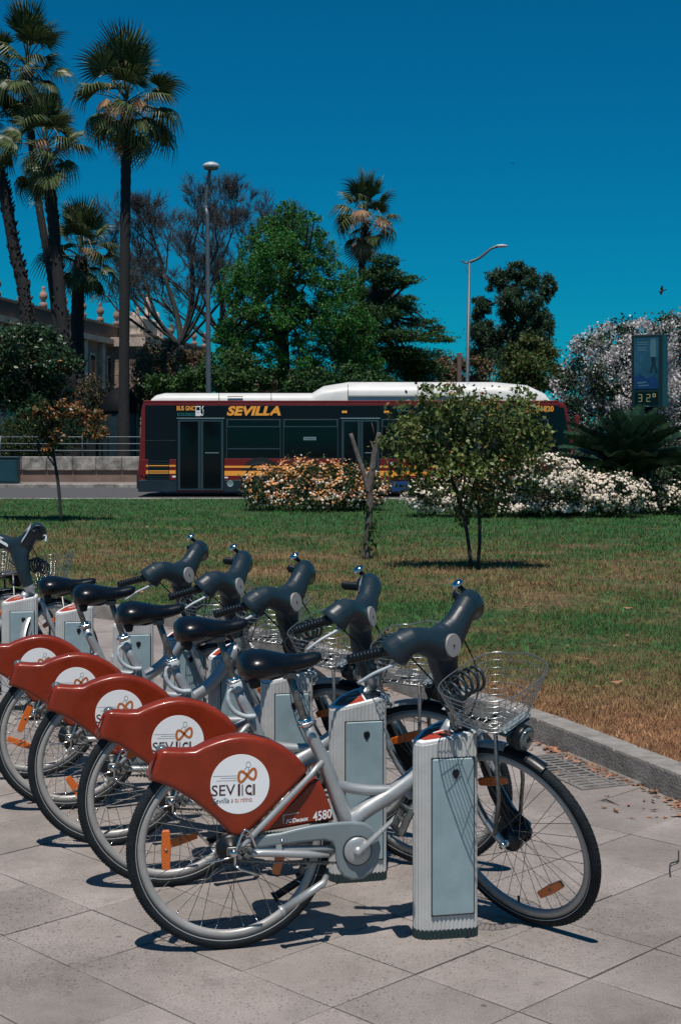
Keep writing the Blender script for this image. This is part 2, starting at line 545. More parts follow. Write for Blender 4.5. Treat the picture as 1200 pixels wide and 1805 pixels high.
        for ins, off in rings:
            for i in range(n):
                p = Vector(poly[i]) + nr[i] * ins
                V.append(to3(p.x, p.y, off))
        for k in range(len(rings) - 1):
            for i in range(n):
                j = (i + 1) % n
                F.append((k * n + i, k * n + j, (k + 1) * n + j, (k + 1) * n + i))
        self.add(V, F, m, smooth)
        self.add(V[:n], [tuple(range(n))], m)
        return self.add(V[-n:], [tuple(range(n - 1, -1, -1))], m)

    def text(self, body, o, xd, yd, m, width=None, height=None, bold=0.0, shear=0.0):
        """Flat lettering centred on o."""
        v, f = text_geo(body, bold, shear)
        xs, ys = [p[0] for p in v], [p[1] for p in v]
        x0, x1, y0, y1 = min(xs), max(xs), min(ys), max(ys)
        kx = width / (x1 - x0) if width else None
        ky = height / (y1 - y0) if height else None
        kx = kx or ky; ky = ky or kx
        o, xd, yd = Vector(o), Vector(xd).normalized(), Vector(yd).normalized()
        return self.add([o + xd * ((x - (x0 + x1) / 2) * kx) + yd * ((y - (y0 + y1) / 2) * ky) for x, y in v], f, m)

    def mesh(self, name):
        me = bpy.data.meshes.new(name)
        me.from_pydata(self.v, [], self.f)
        for m in self.mats:
            me.materials.append(_m[m])
        me.polygons.foreach_set("material_index", self.mi)
        me.polygons.foreach_set("use_smooth", self.sm)
        me.update()
        return me

    def build(self, name, parent=None, loc=None):
        return put(name, self.mesh(name), parent, loc)


def put(name, me, parent=None, loc=None):
    o = bpy.data.objects.new(name, me)
    col.objects.link(o)
    if parent is not None:
        o.parent = parent
    if loc is not None:
        o.location = loc
    return o


_tx = {}


def text_geo(body, bold=0.0, shear=0.0):
    key = (body, bold, shear)
    if key not in _tx:
        c = bpy.data.curves.new("lettering", 'FONT')
        c.body = body; c.size = 1.0; c.offset = bold; c.shear = shear; c.resolution_u = 3
        o = bpy.data.objects.new("lettering", c)
        col.objects.link(o)
        bpy.context.view_layer.update()
        me = bpy.data.meshes.new_from_object(o.evaluated_get(bpy.context.evaluated_depsgraph_get()))
        _tx[key] = ([(v.co.x, v.co.y) for v in me.vertices], [tuple(p.vertices) for p in me.polygons])
        bpy.data.objects.remove(o); bpy.data.curves.remove(c); bpy.data.meshes.remove(me)
    return _tx[key]


def tag(o, label=None, cat=None, group=None, kind=None):
    for k, v in (("label", label), ("category", cat), ("group", group), ("kind", kind)):
        if v:
            o[k] = v
    return o


def empty(name, loc, rz=0.0, **kw):
    o = bpy.data.objects.new(name, None)
    o.empty_display_size = 0.2
    o.location = loc
    o.rotation_euler = (0, 0, rz)
    col.objects.link(o)
    return tag(o, **kw)


def raw_mesh(name, V, F, mats, mi=None, smooth=False):
    """Fast mesh from numpy: V (n,3), F (m,k)."""
    me = bpy.data.meshes.new(name)
    n, k = F.shape
    me.vertices.add(len(V)); me.vertices.foreach_set("co", np.ascontiguousarray(V, dtype=np.float32).ravel())
    me.loops.add(n * k); me.loops.foreach_set("vertex_index", np.ascontiguousarray(F, dtype=np.int32).ravel())
    me.polygons.add(n)
    me.polygons.foreach_set("loop_start", np.arange(0, n * k, k, dtype=np.int32))
    for m in mats:
        me.materials.append(_m[m])
    if mi is not None:
        me.polygons.foreach_set("material_index", np.ascontiguousarray(mi, dtype=np.int32))
    if smooth:
        me.polygons.foreach_set("use_smooth", np.ones(n, dtype=bool))
    me.update(calc_edges=True)
    me.validate()
    return me


def unit(a):
    return a / np.maximum(np.linalg.norm(a, axis=1, keepdims=True), 1e-9)


def leaf_quads(P, size, aspect=0.45, out=None, droop=0.0, fold=0.25, jitter=0.4):
    """One rhombic, slightly folded leaf per point."""
    n = len(P)
    t = rng.normal(size=(n, 3))
    if out is not None:
        t = unit(t) * 0.8 + out
    t[:, 2] -= droop
    t = unit(t)
    b = unit(np.cross(t, rng.normal(size=(n, 3))))
    w = np.cross(t, b)
    L = (size * rng.uniform(1 - jitter, 1 + jitter, n))[:, None]
    a = P - t * L * 0.5
    V = np.stack([a, a + t * L * .5 + b * L * aspect * .5 + w * L * fold * .3, a + t * L, a + t * L * .5 - b * L * aspect * .5 + w * L * fold * .3], 1).reshape(-1, 3)
    return V, np.arange(4 * n).reshape(n, 4)


def cluster_points(clumps, n, sub=14, sigma=0.24, hollow=0.6, flat=1.0):
    """n points in leaf clusters spread through ellipsoids ((x,y,z), (rx,ry,rz)); returns points and outward directions."""
    wts = np.array([c[1][0] * c[1][2] for c in clumps]); wts = wts / wts.sum()
    P, O = [], []
    for (c, r), w in zip(clumps, wts):
        k = max(8, int(n * w))
        c, r = np.array(c, float), np.array(r, float)
        d = unit(rng.normal(size=(sub, 3)))
        rad = (hollow + (1 - hollow) * rng.random(sub) ** 0.6)[:, None]
        ctr = c + d * rad * r
        sel = rng.integers(0, sub, k)
        off = rng.normal(size=(k, 3)) * r * sigma * rng.uniform(0.6, 1.3, sub)[sel][:, None]
        off[:, 2] *= flat
        P.append(ctr[sel] + off)
        O.append(unit((ctr[sel] - c) / r + off * 0.5 / r))
    return np.concatenate(P), np.concatenate(O)


def px_clumps(lst, Y, depth=1.0, spread=0.6):
    """Clumps given where they appear at distance Y: (px, py, rx_px, ry_px) -> ellipsoids with real depth."""
    out = []
    for c in lst:
        px, py, rx, ry = c[:4]
        dy = c[4] if len(c) > 4 else rng.uniform(-1, 1) * spread
        p = W(px, py, Y); s = Y / FPX
        out.append(((p.x, Y + dy, p.z), (rx * s, 0.5 * (rx + ry) * s * depth, ry * s)))
    return out


def curve_pts(pts, n=6):
    """Catmull-Rom through pts."""
    pts = [Vector(p) for p in pts]
    q = [pts[0] * 2 - pts[1]] + pts + [pts[-1] * 2 - pts[-2]]
    out = []
    for i in range(1, len(q) - 2):
        a, b, c, d = q[i - 1:i + 3]
        for k in range(n):
            t = k / n
            out.append(0.5 * ((2 * b) + (c - a) * t + (2 * a - 5 * b + 4 * c - d) * t * t + (3 * b - a - 3 * c + d) * t ** 3))
    out.append(pts[-1])
    return out
# ------------------------------------------------------------------ ground
KERB = [(6.2, -5.0), (3.2, 2.4), (2.35, 4.6), (1.66, 6.42), (1.10, 7.92), (0.58, 9.0), (0.08, 10.05), (-0.45, 11.0), (-0.95, 11.85), (-1.45, 12.55), (-2.1, 13.1),
        (-3.2, 13.6), (-5.0, 14.2), (-8.0, 14.9), (-14.0, 16.2), (-26.0, 18.5), (-60.0, 25.0)]
KERB_H, LAWN_Z, ROAD_Y0, ROAD_Y1 = 0.115, 0.095, 35.6, 45.4


def kerb_offset(d):
    out = []
    for i, p in enumerate(KERB):
        a, b = Vector(KERB[max(i - 1, 0)]), Vector(KERB[min(i + 1, len(KERB) - 1)])
        t = (b - a).normalized()
        out.append(Vector(p) + Vector((t.y, -t.x)) * d)
    return out


def kerb_x(y):
    ys = [p[1] for p in KERB]; xs = [p[0] for p in KERB]
    return np.interp(y, ys, xs)


MB().add([(-400, -60, -0.06), (400, -60, -0.06), (400, 900, -0.06), (-400, 900, -0.06)], [(0, 1, 2, 3)], "park_earth").build("ground")["kind"] = "structure"
inner = kerb_offset(0.10)
pv = MB()
pv.add([(-60, -5, -0.012)] + [(p.x, p.y, -0.012) for p in inner], [tuple(range(len(inner) + 1))], "grout")
pave = tag(pv.build("pavement"), kind="structure")

# paving slabs laid diagonally to the kerb
c45 = math.sqrt(0.5)
N1, N2 = Vector((c45, -c45)), Vector((c45, c45))
P1, P2, O1, O2 = 0.41, 0.365, -3.01, 3.343


def slab_mb(mbx, cx, cy, w, h, dz=0.0, rot=0.0, tilt=(0, 0)):
    e = 0.006
    V = []
    for z, ins in ((-0.012, 0), (-0.003, 0), (0.0, e)):
        for sx, sy in ((-1, -1), (1, -1), (1, 1), (-1, 1)):
            a, b = sx * (w / 2 - ins), sy * (h / 2 - ins)
            p = N1 * a + N2 * b
            V.append((cx + p.x, cy + p.y, z + dz + (0 if z < -0.01 else tilt[0] * a + tilt[1] * b)))
    F = [(0, 3, 7, 4), (1, 0, 4, 5), (2, 1, 5, 6), (3, 2, 6, 7), (4, 7, 11, 8), (5, 4, 8, 9), (6, 5, 9, 10), (7, 6, 10, 11), (8, 11, 10, 9)]
    F = [f[::-1] for f in F]
    mbx.add(V, F, "paving_slab")


cells = []
GRATE = (1.19, 7.20)
for i in range(-60, 40):
    for j in range(-30, 60):
        a, b = O1 + (i + .5) * P1, O2 + (j + .5) * P2
        c = N1 * a + N2 * b
        if c.y < 1.5 or c.y > 22 or c.x < -9 or c.x > kerb_x(c.y) - 0.26:
            continue
        if abs(c.x - GRATE[0]) < 0.2 and abs(c.y - GRATE[1]) < 0.3:
            continue
        d = math.hypot(c.x, c.y)
        off = max(0, abs(c.x) - 0.26 * c.y) * 3 + (2.5 if c.y < 3.8 else 0) + (max(0, -c.x - 0.5) * 0.6)
        cells.append((d + off, c.x, c.y))
cells.sort()
stuffslab = MB()
for k, (d, x, y) in enumerate(cells):
    w, h = P1 - random.uniform(.004, .0065), P2 - random.uniform(.004, .0065)
    dz, tl = random.uniform(-.0015, .0012), (random.uniform(-.006, .006), random.uniform(-.006, .006))
    if k < 290:
        q = MB(); slab_mb(q, 0, 0, w, h, 0, 0, tl)
        o = q.build("paving_slab", pave, (x, y, dz))
    else:
        slab_mb(stuffslab, x, y, w, h, dz, 0, tl)
o = stuffslab.build("paving_slabs", pave); o["kind"] = "stuff"

# gutter pieces beside the kerb where the diagonal slabs are cut off
gut = MB()
ko, kin = kerb_offset(-0.30), kerb_offset(-0.004)
for i in range(1, len(KERB) - 3):
    n = max(1, int((ko[i + 1] - ko[i]).length / 0.6))
    for k in range(n):
        f0, f1 = (k + .012) / n, (k + .988) / n
        q = [ko[i].lerp(ko[i + 1], f0), kin[i].lerp(kin[i + 1], f0), kin[i].lerp(kin[i + 1], f1), ko[i].lerp(ko[i + 1], f1)]
        gut.add([(p.x, p.y, -.006) for p in q], [(0, 1, 2, 3)], "paving_slab")
o = gut.build("gutter_paving", pave); o["kind"] = "stuff"

# kerb: one stone after another
kb = MB()
lo, hi = kerb_offset(0.015), kerb_offset(0.125)
for i in range(len(KERB) - 1):
    kb.add([(lo[i].x, lo[i].y, -.05), (lo[i + 1].x, lo[i + 1].y, -.05), (lo[i + 1].x, lo[i + 1].y, .085), (lo[i].x, lo[i].y, .085)], [(0, 1, 2, 3)], "grout")
    kb.add([(lo[i].x, lo[i].y, .085), (lo[i + 1].x, lo[i + 1].y, .085), (hi[i + 1].x, hi[i + 1].y, .085), (hi[i].x, hi[i].y, .085)], [(0, 1, 2, 3)], "grout")
kerb = tag(kb.build("kerb"), kind="structure")
k0, k1 = kerb_offset(0.0), kerb_offset(0.15)
for i in range(1, len(KERB) - 3):
    L = (k0[i + 1] - k0[i]).length
    n = max(1, round(L / 0.95))
    for k in range(n):
        f0, f1 = k / n + .004 / L, (k + 1) / n - .004 / L
        a, b, c, d = k0[i].lerp(k0[i + 1], f0), k0[i].lerp(k0[i + 1], f1), k1[i].lerp(k1[i + 1], f1), k1[i].lerp(k1[i + 1], f0)
        z = KERB_H + random.uniform(-.004, .004); e = .012
        q = MB()
        Q = [a, b, c, d]; m0 = (a + b + c + d) / 4
        V = [(p.x, p.y, -.05) for p in Q] + [(p.x, p.y, z - e) for p in Q] + [(*(p + (m0 - p).normalized() * e), z) for p in Q]
        F = [(i2, (i2 + 1) % 4, 4 + (i2 + 1) % 4, 4 + i2) for i2 in range(4)] + [(4 + i2, 4 + (i2 + 1) % 4, 8 + (i2 + 1) % 4, 8 + i2) for i2 in range(4)] + [(8, 9, 10, 11)]
        V = [(p[0] - m0.x, p[1] - m0.y, p[2]) for p in V]
        q.add(V, [f[::-1] for f in F], "kerb_granite")
        q.build("kerb_stone", kerb, (m0.x, m0.y, 0))

# lawn
ki = kerb_offset(0.14)
lw = MB()
far = [(60, ROAD_Y0 - .25), (60, -5)]
edge = [(-60, ROAD_Y0 - .25)]
lw.add([(p.x, p.y, LAWN_Z) for p in ki] + [(x, y, LAWN_Z) for x, y in edge + far], [tuple(range(len(ki) + 3))[::-1]], "lawn_soil")
lawn = tag(lw.build("lawn"), kind="structure")

# road, its kerbs, far pavement
MB().add([(-200, ROAD_Y0, 0), (200, ROAD_Y0, 0), (200, ROAD_Y1, 0), (-200, ROAD_Y1, 0)], [(0, 1, 2, 3)], "asphalt").build("road")["kind"] = "structure"
MB().span((-200, ROAD_Y0 - .25, -.05), (200, ROAD_Y0 - .003, .105), "wall_coping", .02).build("road_kerb")["kind"] = "structure"
MB().span((-200, ROAD_Y1 + .003, -.05), (200, ROAD_Y1 + .2, .11), "wall_coping", .02).build("road_kerb")["kind"] = "structure"
MB().add([(-200, ROAD_Y1 + .2, .10), (200, ROAD_Y1 + .2, .10), (200, 47.6, .10), (-200, 47.6, .10)], [(0, 1, 2, 3)], "far_paving").build("far_pavement")["kind"] = "structure"
MB().add([(-200, 36.1, .004), (200, 36.1, .004), (200, 36.22, .004), (-200, 36.22, .004)], [(0, 1, 2, 3)], "road_paint").build("road_line")["kind"] = "structure"

GRASS = []
# grass blades: short, denser near the kerb, coarser far off
def blades(n, y0, y1, h, w, name, lo=-.30, hi=.30):
    y = (y0 ** -1 + rng.random(n) * (y1 ** -1 - y0 ** -1)) ** -1
    x = rng.uniform(lo, hi, n) * y
    keep = x > kerb_x(y) + .15
    x, y = x[keep], y[keep]
    # thinner on bare ground
    q = np.sin(x * 3.1 + np.sin(y * 1.7) * 2) + np.sin(y * 2.3 + np.sin(x * 2.2) * 2)
    keep = rng.random(len(x)) < np.clip(.75 + .25 * q, .25, 1)
    x, y = x[keep], y[keep]
    n = len(x)
    H = h * rng.uniform(.4, 1.25, n) * np.clip(y / 11, 1, 1.8)
    B = w * np.clip(y / 9, 1, 3.2)
    an = rng.uniform(0, 2 * np.pi, n)
    ln = rng.uniform(.1, 1.1, n) * H
    la = rng.uniform(0, 2 * np.pi, n)
    V = np.zeros((n, 3, 3))
    V[:, 0, 0] = x - np.cos(an) * B / 2; V[:, 0, 1] = y - np.sin(an) * B / 2
    V[:, 1, 0] = x + np.cos(an) * B / 2; V[:, 1, 1] = y + np.sin(an) * B / 2
    V[:, 2, 0] = x + np.cos(la) * ln; V[:, 2, 1] = y + np.sin(la) * ln; V[:, 2, 2] = H
    V[:, :, 2] += LAWN_Z - .002
    global GRASS
    GRASS.append(V.reshape(-1, 3))


blades(620000, 5.5, 35.2, .034, .0050, "grass")
blades(190000, 3.0, 35.2, .034, .0056, "grass", .30, .62)
blades(90000, 13.0, 35.2, .034, .0056, "grass", -.55, -.30)

V = np.concatenate(GRASS)
tag(put("grass", raw_mesh("grass", V, np.arange(len(V)).reshape(-1, 3), ["grass_blade"])), "short half dry grass of the lawn behind the bicycles", "grass", kind="stuff")

# fallen leaves: along the gutter and on the lawn
def litter(name, P, s, z, label):
    n = len(P)
    an = rng.uniform(0, 2 * np.pi, n); L = s * rng.uniform(.5, 1.3, n); b = .5 * L * rng.uniform(.5, .9, n)
    V = np.zeros((n, 4, 3))
    for k, (fx, fy) in enumerate(((-1, 0), (0, -1), (1, 0), (0, 1))):
        V[:, k, 0] = P[:, 0] + fx * L / 2 * np.cos(an) - fy * b / 2 * np.sin(an)
        V[:, k, 1] = P[:, 1] + fx * L / 2 * np.sin(an) + fy * b / 2 * np.cos(an)
        V[:, k, 2] = z + rng.uniform(.002, .35, n) * L * (1 if k in (0, 2) else .25)
    o = put(name, raw_mesh(name, V.reshape(-1, 3), np.arange(4 * n).reshape(n, 4), ["leaf_litter"]))
    tag(o, label, "leaves", kind="stuff")


yy = np.concatenate([rng.uniform(5.4, 9.5, 520), rng.uniform(6.3, 7.9, 420), rng.uniform(9, 15, 160)])
xx = kerb_x(yy) - .02 - np.abs(rng.normal(0, .035, len(yy))) - rng.random(len(yy)) ** 12 * .4
keep = (rng.random(len(yy)) < .35 + .65 * (np.sin(yy * 5.3) > -.2))
litter("fallen_leaves", np.stack([xx, yy], 1)[keep], .042, .0, "dry brown leaves gathered in the gutter along the kerb")
yy = (1 / 8 + rng.random(170) * (1 / 35 - 1 / 8)) ** -1
xx = rng.uniform(-.27, .27, 170) * yy
keep = xx > kerb_x(yy) + .2
litter("fallen_leaves", np.stack([xx, yy], 1)[keep], .075, LAWN_Z + .016, "dry leaves lying scattered on the lawn")

# drain grate
g = MB()
gd = (Vector(KERB[4]) - Vector(KERB[3])).normalized()
gn = Vector((gd.y, -gd.x))
gdir = Matrix((( -gn.x, gd.x, 0), (-gn.y, gd.y, 0), (0, 0, 1)))
tl = empty("drain_grate", (GRATE[0], GRATE[1], 0), label="rusty slotted drain grate in the paving next to the kerb", cat="drain grate")
q = MB(); q.add([gdir @ Vector(v) for v in ((-.17, -.36, .0005), (.17, -.36, .0005), (.17, .36, .0005), (-.17, .36, .0005))], [(0, 1, 2, 3)], "dark_gap"); q.build("pit", tl)
fr = MB()
for a, b in (((-.17, -.36), (-.145, .36)), ((.145, -.36), (.17, .36)), ((-.145, -.36), (.145, -.335)), ((-.145, .335), (.145, .36)), ((-.05, -.335), (-.035, .335)), ((.045, -.335), (.06, .335))):
    fr.box(((a[0] + b[0]) / 2, (a[1] + b[1]) / 2, .004), (b[0] - a[0], b[1] - a[1], .005), "grate_iron")
fr.v = [tuple(gdir @ Vector(v)) for v in fr.v]
fr.build("grate_frame", tl)
for k in range(13):
    bar = MB().box((0, 0, .004), (.29, .024, .004), "grate_iron")
    bar.v = [tuple(gdir @ Vector(v)) for v in bar.v]
    bar.build("grate_bar", tl, gdir @ Vector((0, -.305 + k * .051, 0)))

# manhole cover half seen between the docks
mh = MB()
prof = [(0, .30), (.006, .30)]
for k in range(6):
    r = .28 - k * .045
    prof += [(.006, r), (.002, r - .006), (.002, r - .022), (.006, r - .028)]
mh.lathe(prof, (0, 0, 0), (0, 0, 1), "cast_iron", 36, smooth=False)
tag(mh.build("manhole_cover", None, (.30, 6.62, .001)), "round ringed iron manhole cover in the paving behind the front docks", "manhole cover")

# a twig lying on the slabs at the right
tw = MB().tube(curve_pts([(1.27, 5.47, .006), (1.30, 5.60, .012), (1.345, 5.66, .008), (1.38, 5.80, .006)], 4), [.003] * 13, "bark_dark", 5)
tag(tw.build("twig"), "thin dark twig lying on the slabs right of the front wheel", "twig")

# ------------------------------------------------------------------ bicycle docks
def dock_outline(rib=True):
    base = [(0.000, .050), (.006, .026), (.020, .010), (.045, .002), (.075, 0), (.195, 0), (.212, .006), (.221, .022), (.222, .050),
            (.215, .095), (.195, .130), (.165, .150), (.125, .150), (.085, .138), (.045, .112), (.015, .080)]
    n = len(base); P = []
    # walk the outline, adding small corrugations
    tot = 0; seg = []
    for i in range(n):
        a, b = Vector(base[i]), Vector(base[(i + 1) % n]); L = (b - a).length
        seg.append((tot, L, a, b)); tot += L
    nr = round(tot / .0145)
    for k in range(nr):
        for f, d in ((0, .0030), (.28, .0), (.5, -.0006), (.72, .0)):
            s = (k + f) / nr * tot
            for (t0, L, a, b) in seg:
                if t0 <= s < t0 + L + 1e-9:
                    p = a.lerp(b, (s - t0) / L); e = (b - a).normalized()
                    P.append((p.x - e.y * d, p.y + e.x * d)); break
    return P


def dock_top(x, y):
    return .648 + .205 * x + .21 * y


def make_dock():
    root = empty("bike_dock", (0, 0, 0))
    O = dock_outline(); n = len(O)
    b = MB()
    V = [(x, y, .022) for x, y in O] + [(x, y, dock_top(x, y)) for x, y in O]
    b.add(V, [(i, (i + 1) % n, n + (i + 1) % n, n + i) for i in range(n)], "dock_alloy", False)
    b.add([(x, y, dock_top(x, y)) for x, y in O], [tuple(range(n))], "dock_alloy")
    b.build("body", root)
    s = MB()
    sk2 = [(x + (x - .11) * .02, y + (y - .07) * .02) for x, y in O]
    s.add([(x, y, 0) for x, y in sk2] + [(x, y, .034 - .006 * (i % 4 == 0)) for i, (x, y) in enumerate(sk2)], [(i, (i + 1) % n, n + (i + 1) % n, n + i) for i in range(n)], "dock_base")
    s.build("base_skirt", root)
    # cap: pale lens-shaped rim with a red plate and a dark reader window
    cap = MB()
    ring = [(0.003, .050), (.02, .016), (.075, .005), (.195, .004), (.216, .02), (.217, .05), (.21, .095), (.165, .145), (.125, .145), (.085, .132), (.045, .106)]
    def lift(pts, z):
        return [(x, y, dock_top(x, y) + z) for x, y in pts]
    m = len(ring)
    cap.add(lift(ring, .001) + lift([((x - .11) * .97 + .11, (y - .07) * .97 + .07) for x, y in ring], .007), [(i, (i + 1) % m, m + (i + 1) % m, m + i) for i in range(m)], "dock_alloy")
    cap.add(lift([((x - .11) * .97 + .11, (y - .07) * .97 + .07) for x, y in ring], .007), [tuple(range(m))], "white_print")
    capo = cap.build("cap", root)
    pl = MB()
    red = [(.020, .050), (.04, .030), (.080, .020), (.135, .020), (.135, .128), (.10, .122), (.055, .095)]
    pl.add(lift(red, .0082), [tuple(range(len(red)))], "plate_red")
    for k in range(4):
        y = .045 + k * .018
        pl.add(lift([(.075, y), (.122, y), (.122, y + .005), (.075, y + .005)], .0092), [(0, 1, 2, 3)], "white_print" if k % 2 else "badge_orange")
    pl.build("instruction_plate", capo)
    rd = MB(); rd.add(lift([(.142, .022), (.200, .022), (.204, .06), (.19, .10), (.160, .130), (.142, .130)], .0085), [tuple(range(6))], "dark_grey_casing"); rd.build("card_reader", capo)
    d = MB()
    d.box((.128, -.0025, .348), (.152, .006, .534), "dark_gap")
    d.box((.128, -.0045, .348), (.146, .009, .528), "dock_door", bevel=.003)
    do = d.build("door", root)
    kh = MB()
    kh.lathe([(0, .0125), (.004, .0125), (.005, .009)], (.136, -.0085, .565), (0, -1, 0), "black_plastic", 14)
    kh.box((.136, -.0105, .552), (.010, .004, .014), "black_plastic", taper=1)
    kh.build("lock", do)
    lk = MB().box((.02, .135, .47), (.05, .08, .035), "pale_plastic", bevel=.006)
    lk.build("latch_block", root)
    return root


def children(o):
    return [c for c in bpy.data.objects if c.parent == o]


def copy_tree(o, parent=None, front=None):
    c = o.copy(); col.objects.link(c)
    if parent is not None:
        c.parent = parent
    for ch in children_of.get(o.name, children(o)):
        copy_tree(ch, c)
    return c


children_of = {}
DOCKS = [(.2545, 4.78), (-.035, 5.39), (-.330, 5.97), (-.612, 6.62), (-.896, 7.20), (-1.237, 7.73), (-1.660, 8.26), (-2.092, 8.75)]
DTXT = ["grey bicycle dock nearest the camera, front of the silver frame of the nearest bicycle",
        "second grey bicycle dock, behind the raised pedal of the nearest bicycle",
        "grey bicycle dock below the saddle of the nearest bicycle",
        "grey bicycle dock just left of the dock below the nearest saddle",
        "grey bicycle dock between the second and third saddles",
        "empty grey bicycle dock right of the farthest pair of saddles",
        "empty grey bicycle dock directly under the farthest saddle",
        "grey bicycle dock at the left edge beside the far silver bicycle"]
dock0 = make_dock()
bpy.context.view_layer.update()
for i, (x, y) in enumerate(DOCKS):
    d = dock0 if i == 0 else copy_tree(dock0)
    d.location = (x, y, 0)
    d.rotation_euler = (0, 0, R([11.5, 12.5, 12, 13, 12, 12, 11, 10][i]))
    tag(d, DTXT[i], "bike dock", "docking posts along the kerb")
# ------------------------------------------------------------------ bicycles (local: x forward, y left, z up; origin under the rear axle)
HUBZ = .341
AX_P, AX_D = Vector((.800, 0, .720)), Vector((-.342, 0, .940)).normalized()


def make_wheel(root, name, cx, drum, refl):
    h = MB()
    h.lathe([(-.060, .010), (-.052, .012), (-.045, drum * .8), (-.035, drum), (-.012, drum), (-.008, drum * .45), (.012, drum * .42), (.028, drum * .72), (.034, drum * .72), (.037, .012), (.06, .010)],
            (0, 0, 0), (0, 1, 0), "black_plastic" if drum > .04 else "worn_steel", 20)
    h.lathe([(-.066, .007), (-.060, .013), (.060, .013), (.066, .007)], (0, 0, 0), (0, 1, 0), "chrome", 10)
    w = h.build(name, root, (cx, 0, HUBZ))
    t = MB()
    prof = []
    for k in range(12):
        a = 2 * math.pi * k / 12
        prof.append((math.sin(a) * .0185, .3220 + math.cos(a) * .0200))
    t.lathe(prof, (0, 0, 0), (0, 1, 0), "rubber", 72, closed=True)
    # tread blocks
    for k in range(200):
        a = 2 * math.pi * k / 200
        rot = Matrix.Rotation(-a, 3, 'Y') @ Matrix.Rotation(R(24 if k % 2 else -24), 3, 'Z')
        c = Matrix.Rotation(-a, 3, 'Y') @ Vector((.3397, .0050 * (1 if k % 2 else -1), 0))
        t.box(c, (.0030, .012, .0045), "rubber", rot)
    for s in (-1, 1):
        pr = [(s * .0150, .3130), (s * .0172, .3130), (s * .0172, .3100), (s * .0150, .3100)]
        t.lathe(pr, (0, 0, 0), (0, 1, 0), "tyre_line", 72, closed=True)
    t.build("tyre", w)
    r = MB()
    pr = [(-.0125, .306), (-.0125, .291), (-.010, .283), (0, .279), (.010, .283), (.0125, .291), (.0125, .306)]
    r.lathe(pr, (0, 0, 0), (0, 1, 0), "rim_alloy", 72, closed=True)
    r.box((0, 0, -.262), (.006, .006, .024), "rubber")
    r.build("rim", w)
    sp = MB()
    N = 36
    for k in range(N):
        s = 1 if k % 2 else -1
        a = 2 * math.pi * k / N
        ah = a + (R(62) if (k // 2) % 2 else -R(62))
        rh = drum * (.95 if s < 0 else .70)
        yh = -.034 if s < 0 else .031
        p = Vector((math.cos(ah) * rh, yh, math.sin(ah) * rh)); q = Vector((math.cos(a) * .282, 0, math.sin(a) * .282))
        sp.tube([p, q], .00115, "worn_steel", 4, cap=False)
        d = (p - q).normalized()
        sp.tube([q, q + d * .016], .0021, "chrome", 4)
    sp.build("spokes", w)
    for a, rr, lean in refl:
        f = MB()
        u, v = Vector((math.cos(a), 0, math.sin(a))), Vector((-math.sin(a), 0, math.cos(a)))
        O = [(-.065, -.010), (-.060, -.013), (0, -.0165), (.060, -.013), (.065, -.010), (.065, .010), (.060, .013), (0, .0165), (-.060, .013), (-.065, .010)]
        f.shell(O, [(.002, -.007), (0, -.005), (0, .004), (.002, .006)], "orange_reflector", lambda x, y, o: (v if lean else u) * x + (u if lean else v) * y + Vector((0, o - .004, 0)), smooth=False)
        f.lathe([(0, .006), (.003, .005)], (0, -.010, 0), (0, -1, 0), "worn_steel", 8)
        f.build("reflector", w, u * rr)
    return w


def loft(mb, secs, m, n=14, capped=True):
    """secs: (centre, side vector, up vector, side radius, up radius)"""
    V, F = [], []
    for c, s, t, a, b in secs:
        c, s, t = Vector(c), Vector(s).normalized(), Vector(t).normalized()
        for k in range(n):
            w = 2 * math.pi * k / n
            V.append(c + s * (math.cos(w) * a) + t * (math.sin(w) * b))
    for i in range(len(secs) - 1):
        for k in range(n):
            q = (k + 1) % n
            F.append((i * n + k, i * n + q, (i + 1) * n + q, (i + 1) * n + k))
    if capped:
        F += [tuple(range(n - 1, -1, -1)), tuple(range((len(secs) - 1) * n, len(secs) * n))]
    return mb.add(V, F, m, True)


def fuse(me, voxel, smooth):
    """Voxel-fuse a mesh of overlapping lofts into one smooth skin."""
    o = bpy.data.objects.new("casing", me); col.objects.link(o)
    r = o.modifiers.new("r", 'REMESH'); r.mode = 'VOXEL'; r.voxel_size = voxel; r.use_smooth_shade = True
    s = o.modifiers.new("s", 'SMOOTH'); s.iterations = smooth; s.factor = .5
    bpy.context.view_layer.update()
    out = bpy.data.meshes.new_from_object(o.evaluated_get(bpy.context.evaluated_depsgraph_get()))
    mats = list(me.materials)
    bpy.data.objects.remove(o)
    out.materials.clear()
    for m in mats:
        out.materials.append(m)
    for p in out.polygons:
        p.use_smooth = True; p.material_index = 0
    return out


FRONT = set()


